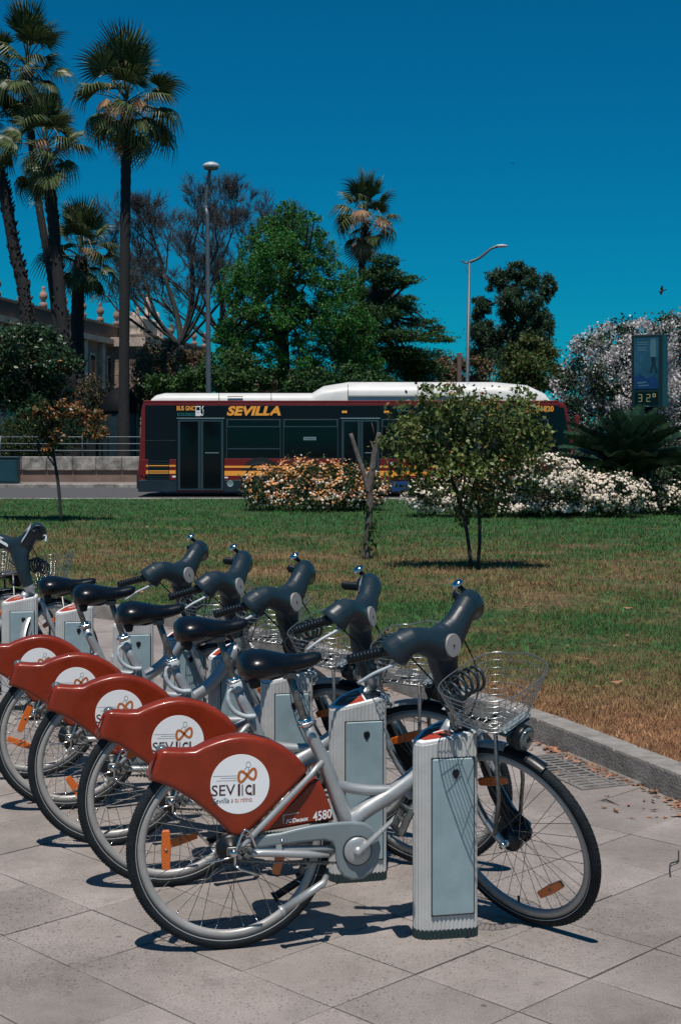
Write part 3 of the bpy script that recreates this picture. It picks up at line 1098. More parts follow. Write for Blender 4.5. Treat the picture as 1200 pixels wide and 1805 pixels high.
def make_bike():
    root = empty("hire_bicycle", (0, 0, 0))
    make_wheel(root, "rear_wheel", 0, .050, [(R(180), .212, True), (R(-14), .175, True)])
    # --- frame
    f = MB()
    f.tube(curve_pts([(.405, 0, .330), (.43, 0, .405), (.50, 0, .452), (.557, 0, .482), (.648, 0, .545), (.715, 0, .625), (.775, 0, .715)], 4), [.032] * 5 + [.0295] * 20, "silver_paint", 14)
    f.tube([(.425, 0, .300), (.394, 0, .410), (.350, 0, .527), (.309, 0, .630), (.280, 0, .685), (.258, 0, .735)], [.034, .029, .0255, .023, .0205, .019], "silver_paint", 12)
    f.tube(curve_pts([(.345, 0, .535), (.40, 0, .512), (.48, 0, .497), (.575, 0, .494)], 4), .0185, "silver_paint", 10)
    f.tube([AX_P + AX_D * -.045, AX_P + AX_D * .125], [.034, .030], "silver_paint", 14)
    f.lathe([(-.045, .03), (-.045, .042), (.045, .042), (.045, .03)], (.421, 0, .314), (0, 1, 0), "silver_paint", 18)
    for s in (-1, 1):
        f.tube([(.0, s * .060, .341), (.10, s * .046, .336), (.42, s * .036, .312)], [.010, .011, .014], "silver_paint", 8)
        f.tube(curve_pts([(.015, s * .070, .345), (.048, s * .070, .372), (.16, s * .062, .476), (.255, s * .052, .564), (.285, s * .040, .592), (.312, s * .015, .606)], 4), .0098, "silver_paint", 10)
        f.box((.004, s * .068, .341), (.05, .010, .034), "worn_steel", bevel=.006)
    f.build("frame", root)
    sp = MB().tube([(.262, 0, .722), (.197, 0, .915)], .0135, "worn_steel", 12)
    spo = sp.build("seat_post", root)
    cl = MB()
    cl.lathe([(-.014, .0215), (-.012, .0235), (.012, .0235), (.014, .0215)], (.256, 0, .740), (-.31, 0, .95), "chrome", 16)
    cl.tube(curve_pts([(.235, -.008, .736), (.225, -.030, .735), (.24, -.040, .738), (.285, -.036, .749)], 4), .0045, "chrome", 6)
    cl.build("seat_clamp", spo)
    # --- saddle
    s = MB()
    secs = []
    for u, hw, zt, th in ((.028, .030, .960, .026), (.032, .066, .974, .066), (.050, .096, .990, .094), (.080, .106, .997, .104), (.115, .100, .995, .098), (.15, .080, .987, .084),
                          (.185, .058, .979, .070), (.22, .042, .976, .059), (.255, .034, .978, .052), (.285, .030, .982, .047), (.303, .024, .980, .034), (.311, .012, .973, .018)):
        secs.append(((u, 0, zt - th / 2 - .006), (0, 1, 0), (0, 0, 1), hw, th / 2))
    loft(s, secs, "saddle_skin", 20)
    so = s.build("saddle", root)
    u_ = MB()
    for y in (-1, 1):
        u_.tube(curve_pts([(.055, y * .045, .920), (.09, y * .030, .898), (.16, y * .022, .896), (.22, y * .018, .922), (.285, y * .010, .952)], 4), .0042, "worn_steel", 6)
        u_.tube([(.075, y * .055, .925), (.072, y * .05, .900), (.075, y * .045, .872)], [.020, .022, .015], "rubber", 8)
    u_.box((.115, 0, .905), (.10, .07, .030), "rubber", bevel=.01)
    u_.box((.198, 0, .903), (.050, .050, .026), "worn_steel", bevel=.006)
    u_.build("saddle_springs", so)
    # --- rear guard
    G = [(-.270, .578), (-.258, .612), (-.246, .650), (-.237, .676), (-.210, .677), (-.165, .672), (-.120, .671), (-.086, .687), (-.046, .700), (-.006, .709), (.035, .712), (.080, .707), (.130, .692),
         (.180, .664), (.225, .628), (.262, .585), (.235, .552), (.165, .485), (.105, .428), (.055, .383), (.020, .374), (-.006, .383), (-.030, .412), (-.058, .443), (-.095, .477), (-.140, .512), (-.190, .545), (-.235, .566)]
    g = MB()
    rings = [(.020, -.0405), (.012, -.0400), (.0055, -.0365), (.0015, -.027), (0, -.012), (0, .012), (.0015, .027), (.0055, .0365), (.012, .0400), (.020, .0405)]
    g.shell(G, rings, "red_plastic", lambda x, y, o: Vector((x, o, y)))
    guard = g.build("rear_guard", root)
    BY = -.0405
    b = MB(); b.lathe([(0, .0985), (.0012, .0985), (.0014, .097)], (.028, BY + .0004, .553), (0, -1, 0), "badge_white", 56, smooth=False)
    b.build("badge", guard)
    t = MB(); ty = BY - .0016; X, Z = (1, 0, 0), (0, 0, 1)
    t.text("SEV", (-.027, ty, .536), X, Z, "badge_maroon", width=.078, height=.036, bold=.004)
    t.box((.0245, ty, .5345), (.0075, .0002, .039), "badge_maroon")
    for x in (.0345, .0375):
        t.box((x, ty, .533), (.0018, .0002, .036), "badge_maroon")
    t.text("C", (.056, ty, .533), X, Z, "badge_maroon", width=.021, height=.034, bold=.035)
    for x in (.071, .0755):
        t.box((x, ty, .533), (.0018 if x < .075 else .0052, .0002, .036), "badge_maroon")
    t.box((.0655, ty, .5165), (.006, .0002, .004), "badge_maroon")
    t.text("Sevilla", (-.036, ty, .502), X, Z, "badge_teal", width=.056, height=.018, bold=.004, shear=.22)
    t.text("a tu ritmo.", (.034, ty, .5015), X, Z, "badge_red", width=.072, height=.0165, shear=.22)
    inf = []
    for k in range(40):
        w = 2 * math.pi * k / 40
        inf.append((.052 + .029 * math.cos(w), ty - .0002, .581 + .028 * math.sin(w) * math.cos(w) * 1.25 + .005 * math.cos(w)))
    t.tube(inf, .0044, "badge_orange", 4, closed=True, flat=.05, up=(0, 0, 1)) if False else None
    V, F = [], []
    for k in range(40):
        p, q = Vector(inf[k - 1]), Vector(inf[(k + 1) % 40]); d = (q - p).normalized(); nn = Vector((-d.z, 0, d.x)) * .0042
        V += [Vector(inf[k]) + nn, Vector(inf[k]) - nn]
    for k in range(40):
        j = (k + 1) % 40
        F.append((2 * k, 2 * k + 1, 2 * j + 1, 2 * j))
    t.add(V, F, "badge_orange")
    def line(pts, w=.0009, m="badge_grey"):
        pts = [Vector((x, ty, z)) for x, z in pts]; V, F = [], []
        for k in range(len(pts)):
            d = (pts[min(k + 1, len(pts) - 1)] - pts[max(k - 1, 0)]).normalized(); nn = Vector((-d.z, 0, d.x)) * w
            V += [pts[k] + nn, pts[k] - nn]
        t.add(V, [(2 * k, 2 * k + 1, 2 * k + 3, 2 * k + 2) for k in range(len(pts) - 1)], m)
    line([(.056 + .0075 * math.cos(2 * math.pi * k / 14), .616 + .0095 * math.sin(2 * math.pi * k / 14)) for k in range(15)])
    line([(.050, .608), (.043, .601), (.040, .594), (.045, .588), (.052, .590)])
    line([(.056, .606), (.058, .600), (.054, .595)])
    for z, x0 in ((.5835, -.062), (.576, -.036), (.568, -.050)):
        line([(x0, z), (.018, z - .002)], .0006)
    t.build("lettering", guard)
    tl = MB()
    tl.ball((-.226, 0, .672), .017, "lamp_glass", 12, (1.15, 1.1, .95))
    tl.add([(-.2695, -.026, .590), (-.2695, .026, .590), (-.238, .024, .664), (-.238, -.024, .664)], [(0, 1, 2, 3)], "red_lens")
    tl.v = [(x - (.006 if i >= len(tl.v) - 4 else 0), y, z) for i, (x, y, z) in enumerate(tl.v)]
    tl.build("tail_lamp", guard)
    # --- triangular skirt panel
    T = [(.284, .553), (.300, .546), (.318, .505), (.336, .455), (.347, .412), (.300, .409), (.220, .400), (.150, .392), (.085, .386), (.120, .415), (.200, .485), (.262, .543)]
    p = MB(); p.shell(T, [(.010, -.0385), (.003, -.0365), (0, -.030), (0, .030), (.003, .0365), (.010, .0385)], "red_plastic", lambda x, y, o: Vector((x, o, y)))
    panel = p.build("skirt_panel", root)
    t = MB(); ty = -.0392
    t.text("JC", (.192, ty, .4195), X, (.04, 0, 1), "white_print", width=.022, height=.015, bold=.03, shear=.15)
    t.text("Decaux", (.232, ty, .4235), (1, 0, .09), (0, 0, 1), "white_print", width=.054, height=.0145, bold=.03, shear=.15)
    t.box((.174, ty, .427), (.0016, .0002, .028), "white_print"); t.box((.200, ty, .4435), (.054, .0002, .0013), "white_print", Matrix.Rotation(-.10, 3, 'Y'))
    t.build("lettering", panel)
    # --- chain case
    C = [(.062, .350), (.066, .372), (.100, .384), (.160, .388), (.215, .399), (.270, .407), (.340, .411), (.400, .411), (.445, .405), (.474, .388), (.494, .358), (.503, .315), (.495, .270), (.474, .235),
         (.442, .216), (.405, .214), (.374, .228), (.355, .255), (.348, .290), (.346, .325), (.335, .346), (.310, .354), (.220, .352), (.140, .346), (.090, .343)]
    c = MB(); c.shell(C, [(.006, -.0460), (0, -.0500), (0, -.0575), (.0025, -.0605), (.008, -.0620)], "grey_plastic", lambda x, y, o: Vector((x, o, y)))
    cc = c.build("chain_case", root)
    r = MB()
    r.lathe([(0, .050), (.004, .050), (.004, .036)], (.421, -.0620, .314), (0, -1, 0), "dark_gap", 28, smooth=False)
    r.lathe([(.001, .046), (.006, .047), (.011, .043), (.013, .025), (.013, .008)], (.421, -.0625, .314), (0, -1, 0), "silver_paint", 28)
    r.build("chainring", cc)
    ch = MB()
    pts = curve_pts([(.41, -.040, .268), (.30, -.040, .272), (.18, -.040, .282), (.06, -.040, .296), (.0, -.040, .303)], 8)
    for k, q in enumerate(pts):
        ch.box(q, (.011, .006, .007 if k % 2 else .005), "worn_steel")
    ch.tube([pts[0], pts[-1]], .0022, "worn_steel", 4)
    ch.build("chain", root)
    # --- cranks and pedals
    bb = Vector((.421, 0, .314)); pd = Vector((.132, 0, .117))
    for sgn, y in ((1, -.082), (-1, .082)):
        k = MB()
        e = bb + pd * sgn
        k.tube([(bb.x, y * .8, bb.z), (bb.x, y * 1.06, bb.z)], .017, "silver_paint", 12)
        a = Vector((bb.x, y, bb.z)); b2 = Vector((e.x, y * 1.12, e.z))
        k.tube([a - (b2 - a) * .06, a, a.lerp(b2, .5), b2, b2 + (b2 - a) * .05], [.012, .0165, .0125, .0115, .008], "silver_paint", 10, flat=.62, up=(0, 1, 0))
        k.lathe([(0, .0085), (.004, .0085), (.0045, .004)], (bb.x, y * 1.06, bb.z), (0, y, 0), "dark_gap", 12)
        ck = k.build("crank", root)
        q = MB()
        m = Matrix.Rotation(R(-64), 3, 'Y')
        q.tube([(e.x, y * 1.1, e.z), (e.x, y * 2.3, e.z)], .007, "worn_steel", 8)
        pc = Vector((e.x, y * 1.78, e.z))
        for ex in (-1, 1):
            q.box(pc + m @ Vector((ex * .036, 0, 0)), (.013, .092, .030), "rubber", m, bevel=.004)
            q.box(pc + m @ Vector((ex * .0445, 0, 0)), (.004, .052, .016), "lamp_glass", m)
        for yy2 in (-1, 1):
            q.box(pc + m @ Vector((0, yy2 * .043, 0)), (.088, .009, .024), "worn_steel", m, bevel=.004)
        q.build("pedal", ck)
    # --- centre stand, folded back
    for y, m in ((-.075, "silver_paint"), (.060, "black_plastic")):  # far leg is black because its shade is put into the colour
        st = MB()
        st.tube([(.318, y * .6, .228), (.303, y, .218), (.17, y * 1.05, .142)], [.010, .0125, .0135], m, 10)
        st.lathe([(0, .0135), (.012, .020), (.014, .018)], (.17, y * 1.05, .142), (-.87, 0, -.5), m, 10)
        st.build("stand_leg", root)
    br = MB()
    br.tube([(.045, -.060, .327), (.10, -.060, .326), (.25, -.060, .312), (.325, -.058, .302)], [.010, .0125, .0125, .006], "silver_paint", 10)
    br.box((.155, -.058, .345), (.020, .006, .045), "silver_paint")
    br.ball((.165, -.066, .365), .0055, "chrome", 8)
    br.build("brake_arm", root)
    dr = MB()
    dr.tube(curve_pts([(.005, -.085, .30), (.008, -.085, .345), (.030, -.085, .405), (.042, -.085, .412), (.055, -.085, .400), (.075, -.08, .352)], 4), .0042, "chrome", 6)
    dr.tube([(.005, -.085, .30), (.025, -.085, .283), (.085, -.085, .262)], .0042, "chrome", 6)
    dr.tube([(-.09, -.075, .310), (-.02, -.07, .318), (.03, -.072, .335)], .0036, "chrome", 6)
    dr.lathe([(-.02, .006), (-.015, .013), (.02, .013), (.024, .007)], (.0, -.085, .341), (0, 1, 0), "chrome", 12)
    for q in ((.03, -.078, .352), (.045, -.08, .325), (.02, -.078, .322), (.055, -.076, .345)):
        dr.box(q, (.020, .014, .014), "worn_steel", Matrix.Rotation(.5, 3, 'Y'), bevel=.003)
    dr.build("axle_guard", root)
    # --- everything that steers
    HX = 1.012
    front = []
    front.append(make_wheel(root, "front_wheel", HX, .044, [(R(113), .205, True), (R(-48), .212, True)]))
    fk = MB()
    fk.tube([AX_P + AX_D * -.06, AX_P + AX_D * .15], .019, "silver_paint", 12)
    fk.box(AX_P + AX_D * -.062, (.06, .125, .030), "silver_paint", Matrix.Rotation(R(-20), 3, 'Y'), bevel=.010)
    for s in (-1, 1):
        fk.tube(curve_pts([AX_P + AX_D * -.062 + Vector((0, s * .056, 0)), (.865, s * .062, .545), (.925, s * .064, .425), (HX - .01, s * .062, .345), (HX, s * .061, .338)], 5), [.016] * 8 + [.0135] * 8 + [.011] * 5, "silver_paint", 10)
        fk.tube([(HX, s * .055, .341), (HX, s * .082, .341)], .011, "chrome", 10)
    front.append(fk.build("front_fork", root))
    fc = MB()
    O = [(.80, .62), (.835, .63), (.90, .50), (.965, .40), (1.03, .375), (1.045, .335), (1.01, .300), (.94, .300), (.87, .42)]
    fc.shell(O, [(.004, .060), (0, .057), (0, .052), (.004, .049)], "black_plastic", lambda x, y, o: Vector((x, o, y)))
    fc.lathe([(0, .044), (.012, .040)], (HX, .033, HUBZ), (0, 1, 0), "black_plastic", 16)
    front.append(fc.build("brake_cover", root))
    mg = MB()
    def mud(a0, a1, r, m, hw):
        V, F = [], []
        n = 12
        for k in range(n + 1):
            a = R(a0 + (a1 - a0) * k / n)
            for t_ in range(7):
                y = -hw + 2 * hw * t_ / 6; rr = r - .012 * (abs(y) / hw) ** 2.4
                V.append((HX + math.cos(a) * rr, y, HUBZ + math.sin(a) * rr))
        for k in range(n):
            for t_ in range(6):
                F.append((k * 7 + t_, k * 7 + t_ + 1, k * 7 + 8 + t_, k * 7 + 7 + t_))
        mg.add(V, F, m, True)
    mud(92, 168, .353, "silver_paint", .027)
    mud(66, 92, .351, "black_plastic", .026)
    front.append(mg.build("front_mudguard", root))
    # handlebar casing
    C0 = AX_P + AX_D * .300 + Vector((.030, 0, 0))
    hb = MB()
    wing = []
    for y, dx, dz, a, b in ((-.212, -.020, .044, .048, .058), (-.205, -.012, .054, .047, .057), (-.186, .002, .070, .043, .051), (-.154, .012, .076, .040, .046), (-.116, .018, .062, .040, .045), (-.078, .022, .038, .040, .050),
                            (-.038, .022, .014, .041, .062), (0, .022, .004, .042, .070)):
        wing.append((y, dx, dz, a, b))
    wing = wing + [(-y, dx, dz, a, b) for y, dx, dz, a, b in wing[-2::-1]]
    secs = []
    for i, (y, dx, dz, a, b) in enumerate(wing):
        c = C0 + Vector((dx, y, dz))
        p, q = wing[max(i - 1, 0)], wing[min(i + 1, len(wing) - 1)]
        d = Vector((q[1] - p[1], q[0] - p[0], q[2] - p[2])).normalized()
        up = (Vector((-.30, 0, .95)) - d * d.dot(Vector((-.30, 0, .95)))).normalized()
        secs.append((c, up.cross(d), up, a, b))
    loft(hb, secs, "dark_grey_casing", 18)
    st = []
    for t_, a, b, dx in ((.045, .036, .034, 0), (.10, .038, .036, .0), (.15, .043, .045, .006), (.205, .044, .054, .018), (.255, .042, .070, .032), (.305, .036, .072, .044)):
        c = AX_P + AX_D * t_ + Vector((dx, 0, 0))
        st.append((c, (1, 0, .36), (0, 1, 0), a, b))
    loft(hb, st, "dark_grey_casing", 18)
    me = fuse(hb.mesh("handlebar"), .0048, 3)
    hbo = put("handlebar", me, root)
    front.append(hbo)
    d = MB()
    fx = C0 + Vector((.066, 0, .006))
    nrm = Vector((.94, 0, .20)).normalized()
    d.lathe([(-.014, .039), (0, .040), (.003, .038), (.0035, .004)], fx, nrm, "badge_grey", 28, smooth=False)
    d.lathe([(0, .004), (.003, .003)], fx + nrm * .0035, nrm, "black_plastic", 8)
    d.build("emblem", hbo)
    for y, z in ((.150, .055), (-.150, .055)):
        e = MB(); e.lathe([(-.012, .006), (.002, .006), (.0025, .003)], C0 + Vector((.020, y, z)), (1, 0, .15), "dark_gap", 10); e.build("screw", hbo)
    pn = MB()
    for s in (-1, 1):
        pts = [(.060, -.008, .056), (.110, -.012, .092), (.165, -.022, .120), (.165, -.036, .084), (.110, -.022, .052), (.060, -.020, .016)]
        pn = MB()
        V = [C0 + Vector((x - .004, y * s, z)) for y, x, z in pts]
        pn.add(V, [(0, 1, 4, 5), (1, 2, 3, 4)], "pale_plastic")
        for k in range(4):
            y = .078 + k * .022; q0 = C0 + Vector((-.018 - .12 * (y - .085), y * s, .050 + (y - .078) * .62))
            pn.box(q0, (.002, .014, .010 if k % 2 else .016), "black_plastic")
        pn.build("display_panel", hbo)
    for s in (-1, 1):
        g = MB()
        a = C0 + Vector((-.036, s * .212, .052)); b2 = C0 + Vector((-.150, s * .296, .022))
        dd = (b2 - a).normalized()
        g.tube([a - dd * .03, a, a.lerp(b2, .12), a.lerp(b2, .14), b2 - dd * .004, b2], [.016, .021, .021, .0165, .0165, .013], "black_plastic", 12)
        for k in range(9):
            g.lathe([(-.003, .0165), (0, .0183), (.003, .0165)], a.lerp(b2, .22 + k * .083), dd, "black_plastic", 12)
        g.build("grip", hbo)
        l = MB()
        l.tube(curve_pts([C0 + Vector((.010, s * .205, .034)), C0 + Vector((.002, s * .245, .022)), C0 + Vector((-.040, s * .290, .000)), C0 + Vector((-.085, s * .322, -.035))], 5), [.007] * 6 + [.0055] * 9 + [.0065], "pale_plastic", 8)
        l.build("brake_lever", hbo)
    bl = MB()
    bc = C0 + Vector((-.048, .188, .124))
    bl.lathe([(0, .022), (.006, .024), (.014, .021), (.020, .012), (.022, .003)], bc, (-.55, -.2, .8), "chrome", 16)
    bl.tube([bc - Vector((-.02, -.02, .03)), bc], .009, "black_plastic", 8)
    bl.build("bell", hbo)
    # basket
    w = MB()
    def loop(f):
        z = .795 + .155 * f
        x0, x1, hy = .850 - .035 * f, 1.050 + .060 * f, .118 + .060 * f
        out = []
        for k in range(36):
            a = 2 * math.pi * k / 36
            ca, sa = math.cos(a), math.sin(a)
            e = .80 if ca > 0 else .45
            out.append(Vector(((x0 + x1) / 2 + (x1 - x0) / 2 * math.copysign(abs(ca) ** e, ca), hy * math.copysign(abs(sa) ** .62, sa), z - (.022 if ca < 0 else 0) * f)))
        return out
    for f_, r_ in ((0, .0022), (.14, .0012), (.30, .0012), (.47, .0012), (.64, .0012), (.82, .0012)):
        w.tube(loop(f_), r_, "wire", 5, closed=True)
    L0, L1 = loop(0), loop(1)
    for k in range(36):
        w.tube([L0[k], loop(.5)[k], L1[k]], .0012, "wire", 4, cap=False)
    for k in range(7):
        y = -.105 + k * .035; w.tube([(.854, y, .7945), (1.044, y, .7945)], .0012, "wire", 4)
    for k in range(7):
        x = .866 + k * .028; w.tube([(x, -.110, .792), (x, .110, .792)], .0012, "wire", 4)
    bo = w.build("basket", root)
    front.append(bo)
    rim = MB().tube(loop(1), .0024, "wire", 7, closed=True).build("basket_rim", bo)
    pl = MB()
    pl.box((.98, 0, .774), (.14, .14, .008), "worn_steel", bevel=.003)
    pl.box((1.035, 0, .790), (.035, .15, .008), "grey_plastic", bevel=.004)
    pl.tube([(.80, 0, .745), (1.06, 0, .768)], .008, "worn_steel", 8)
    pl.box((.92, .0, .792), (.06, .08, .010), "worn_steel", bevel=.004)
    front.append(pl.build("basket_plate", root))
    for s in (-1, 1):
        sr = MB().tube([(HX - .03, s * .074, .372), (HX - .008, s * .070, .52), (HX - .010, s * .064, .772)], .0072, "worn_steel", 8)
        front.append(sr.build("basket_strut", root))
    hl = MB()
    hl.lathe([(-.065, .020), (-.052, .036), (-.012, .045), (.004, .045), (.006, .041)], (1.075, 0, .742), (1, 0, -.02), "black_plastic", 24)
    hl.lathe([(.006, .040), (.011, .033), (.014, .008)], (1.075, 0, .742), (1, 0, -.02), "lamp_glass", 24)
    hl.lathe([(.014, .011), (.0165, .008)], (1.075, 0, .742), (1, 0, -.02), "black_plastic", 8)
    hl.box((1.03, 0, .765), (.05, .03, .020), "black_plastic")
    front.append(hl.build("headlamp", root))
    # coiled lock cable hanging in the basket corner
    cb = MB()
    pts = []
    for k in range(150):
        a = k / 150 * 2 * math.pi * 5.5; t_ = k / 149
        pts.append((.835 + .030 * t_ + .040 * math.cos(a), -.11 + .14 * t_, .850 + .040 * t_ + .020 * math.sin(t_ * 3.1) + .042 * math.sin(a)))
    cb.tube(pts, .0056, "dark_grey_casing", 6)
    cb.tube(curve_pts([pts[0], (.86, -.11, .83), (.855, -.10, .76), (.84, -.06, .74)], 5), .0048, "worn_steel", 6)
    cb.tube([(.842, -.065, .80), (.842, -.055, .735)], .009, "chrome", 8)
    for k in range(9):
        cb.lathe([(-.0015, .009), (0, .0115), (.0015, .009)], Vector((.842, -.065, .795)).lerp(Vector((.842, -.055, .74)), k / 8), (0, .15, -1), "chrome", 8)
    front.append(cb.build("lock_cable", root))
    ca = MB()
    for s, dz in ((-1, 0), (1, .01)):
        ca.tube(curve_pts([C0 + Vector((-.02, s * .13, .0)), (.80, s * .10, .90), (.845, s * .055, .83), (.835, s * .03, .76), (.80, s * .035, .68), (.86, s * .068, .56), (.95, s * .07, .42)], 6), .0030, "rubber", 5)
    front.append(ca.build("cables", root))
    for o in front:
        FRONT.add(o.name)
    return root, front


def steer_matrix(deg):
    return Matrix.Translation(AX_P) @ Matrix.Rotation(R(deg), 4, AX_D) @ Matrix.Translation(-AX_P)


bike0, front0 = make_bike()
kids0 = children(bike0)
kid_kids = {k.name: children(k) for k in kids0}
front_base = {o.name: o.matrix_basis.copy() for o in front0}


def copy_bike():
    c = bike0.copy(); col.objects.link(c)
    fr, sad = [], []
    for k in kids0:
        q = k.copy(); col.objects.link(q); q.parent = c
        if k.name in FRONT:
            fr.append((q, front_base[k.name]))
        if k.name in ("saddle", "seat_post"):
            sad.append(q)
        for g in kid_kids[k.name]:
            h = g.copy(); col.objects.link(h); h.parent = q
    return c, fr, sad


BIKES = [  # x, y, heading, steer, saddle rise, label
    (-.368, 4.720, 13.0, -59, 0.0, "nearest red and silver hire bicycle, numbered 4580 on its skirt panel"),
    (-.648, 5.370, 13.0, -34, .028, "red and silver hire bicycle second from the front, its saddle before the pale docks"),
    (-.950, 5.900, 13.0, -46, .022, "red and silver hire bicycle in the middle of the row of five red guards"),
    (-1.236, 6.470, 13.0, -36, .035, "red and silver hire bicycle fourth from the front, its saddle overlapping the farthest one"),
    (-1.525, 7.050, 13.5, -47, .012, "red and silver hire bicycle whose red guard is farthest back in the row"),
    (-2.715, 8.700, 12.0, 48, 0.0, "hire bicycle at the left edge with handlebar turned away, its rear out of sight"),
    (-3.150, 9.180, 11.0, 30, 0.0, "hire bicycle at the far left edge, only its basket and front wheel showing"),
]
bikes = []
for i, (x, y, h, st, rise, lab) in enumerate(BIKES):
    if i == 0:
        b, fr, sad = bike0, [(o, front_base[o.name]) for o in front0], []
    else:
        b, fr, sad = copy_bike()
    b.location = (x, y, 0); b.rotation_euler = (0, 0, R(h))
    S = steer_matrix(st)
    for o, base in fr:
        o.matrix_basis = S @ base
    for o in sad:
        o.location = (-.32 * rise, 0, rise)
    for k in children(b):                                    # no two wheels stopped at the same turn
        if i and k.name.startswith('rear_wheel'):
            k.rotation_euler = (0, R((0, 62, 131, 23, 98, 160, 47)[i]), 0)
    tag(b, lab, "bicycle", "hire bicycles locked in their docks")
    bikes.append(b)
num = MB()
num.text("4580", (.306, -.0394, .4335), (1, 0, .13), (0, 0, 1), "white_print", width=.064, height=.031, bold=.012)
num.build("fleet_number", [c for c in children(bike0) if c.name.startswith("skirt_panel")][0])
# white hook levers on the seat posts of three bicycles
hk = MB()
hk.lathe([(-.018, .0225), (-.016, .026), (.016, .026), (.018, .0225)], (.256, 0, .742), (-.31, 0, .95), "pale_plastic", 16)
hk.tube(curve_pts([(.240, -.028, .745), (.222, -.034, .728), (.222, -.036, .690), (.245, -.036, .655), (.285, -.036, .635), (.325, -.034, .633)], 5), [.007] * 8 + [.0095] * 14 + [.0105] * 4, "pale_plastic", 8)
hme = hk.mesh("hook_lever")
for i in (1, 2, 3):
    put("hook_lever", hme, bikes[i])
# ------------------------------------------------------------------ bus on the road
BUS_Y, BUS_S = 38.5, FPX / 38.5


def bx(px):
    return (px - 242) / BUS_S


def bz(py):
    return EYE - (py - 765) / BUS_S


bus = empty("city_bus", ((242 - 600) / FPX * BUS_Y, BUS_Y, 0), label="long dark red and black city bus with white roof, passing on the road", cat="bus")
BW = 2.5
q = MB()
side = [(bx(246), bz(864)), (bx(300), bz(865)), (bx(310), bz(868)), (bx(985), bz(868)), (bx(1008), bz(860)), (bx(1014), bz(820)), (bx(1010), bz(770)), (bx(1000), bz(722)), (bx(994), bz(711)), (bx(984), bz(707.5)),
        (bx(258), bz(707.5)), (bx(252), bz(711)), (bx(249), bz(725)), (bx(246), bz(800)), (bx(243), bz(832))]
q.shell(side, [(.05, 0), (.015, .012), (0, .05), (0, BW - .05), (.015, BW - .012), (.05, BW)], "bus_red", lambda x, y, o: Vector((x, o, y)), smooth=False)
q.build("body", bus)


def face(name, x0, x1, y0, y1, m, proud=.006, parent=None, th=.012, bevel=.004):
    """A panel on the near side, given by the photo's pixel edges."""
    return MB().box(((bx(x0) + bx(x1)) / 2, -proud, (bz(y0) + bz(y1)) / 2), (bx(x1) - bx(x0), th + proud, bz(y0) - bz(y1)), m, bevel=bevel).build(name, parent or bus)


q = MB()
for x0, x1, y0, y1 in ((256, 311, 714, 775.5), (311, 985, 714.5, 738), (311, 985, 738.05, 807.5), (311, 396, 807.6, 864), (600, 669, 807.6, 864), (840, 902, 807.6, 864)):
    q.box(((bx(x0) + bx(x1)) / 2, -.002, (bz(y0) + bz(y1)) / 2), (bx(x1) - bx(x0), .010, bz(y0) - bz(y1)), "bus_black", bevel=.003)
q.build("upper_panel", bus)
face("engine_panel", 256, 311, 776, 846, "bus_black")
for x0, x1 in ((244, 312), (395.5, 424), (478, 600), (668, 690), (722, 832), (902, 1010)):
    MB().box(((bx(x0) + bx(x1)) / 2, -.004, (bz(846) + bz(867)) / 2), (bx(x1) - bx(x0), .022, bz(846) - bz(867)), "bus_skirt", bevel=.008).build("skirt", bus)
sk_ = MB()
sk_.box((bx(247), BW / 2, (bz(833) + bz(864)) / 2), (.20, BW - .06, bz(833) - bz(864)), "bus_skirt", bevel=.05)
sk_.build("bumper", bus)
# rear corner: red patch, louvres and stripes
face("corner_panel", 247, 262, 810, 838, "bus_red", .010)
face("corner_panel", 299, 311, 810, 846, "bus_red", .010)
for k in range(9):
    face("louvre", 260, 298, 812 + k * 3.9, 813.6 + k * 3.9, "bus_skirt", .012, bevel=0)
for y0, y1 in ((819.5, 822.5), (829, 835)):
    face("stripe", 258, 262, y0, y1, "bus_orange", .014, bevel=0)
    face("stripe", 299, 310, y0, y1, "bus_orange", .014, bevel=0)
for y0, y1 in ((820, 821.6), (829.3, 831), (833, 834.6)):
    face("stripe", 263, 298, y0, y1, "bus_orange", .016, bevel=0)
lm = MB(); lm.ball((bx(254), -.01, bz(838)), .05, "red_lens", 8, (.7, .3, 1)); lm.build("tail_lamp", bus)
face("reflector", 304, 310, 838.5, 841.5, "white_print", .012, bevel=0)
face("reflector", 396, 402, 840.5, 843, "white_print", .012, bevel=0)
# doors
def bus_door(x0, x1, y0=739, y1=864):
    dr = face("door", x0, x1, y0, y1, "bus_frame", .004)
    mid = (x0 + x1) / 2
    for a, b2 in ((x0 + 4, mid - 4.5), (mid + 4.5, x1 - 4)):
        face("pane", a, b2, y0 + 4, y1 - 4, "bus_glass", .012, dr, bevel=0)
    face("door_rubber", mid - 1.2, mid + 1.2, y0 + 3, y1 - 3, "bus_skirt", .010, dr, bevel=0)
    face("door_track", x0 - 2, x1 + 2, y0 - 2.6, y0 - 1, "bus_line", .012, dr, bevel=0)
    face("grab_rail", mid + 8, x1 - 8, (y0 + y1) / 2 - 4, (y0 + y1) / 2 - 2.8, "bus_line", .016, dr, bevel=0)
    return dr


d1 = bus_door(314, 394)
tri = MB().add([(bx(369), -.022, bz(777)), (bx(380), -.022, bz(777)), (bx(379), -.022, bz(772)), (bx(374), -.022, bz(767)), (bx(370), -.022, bz(772))], [(0, 1, 2, 3, 4)], "hi_vis_green")  # flat stand-in on the pane for hi-vis green inside the door
tri.build("pane_mark", d1)
bus_door(602, 668)
bus_door(842, 900)
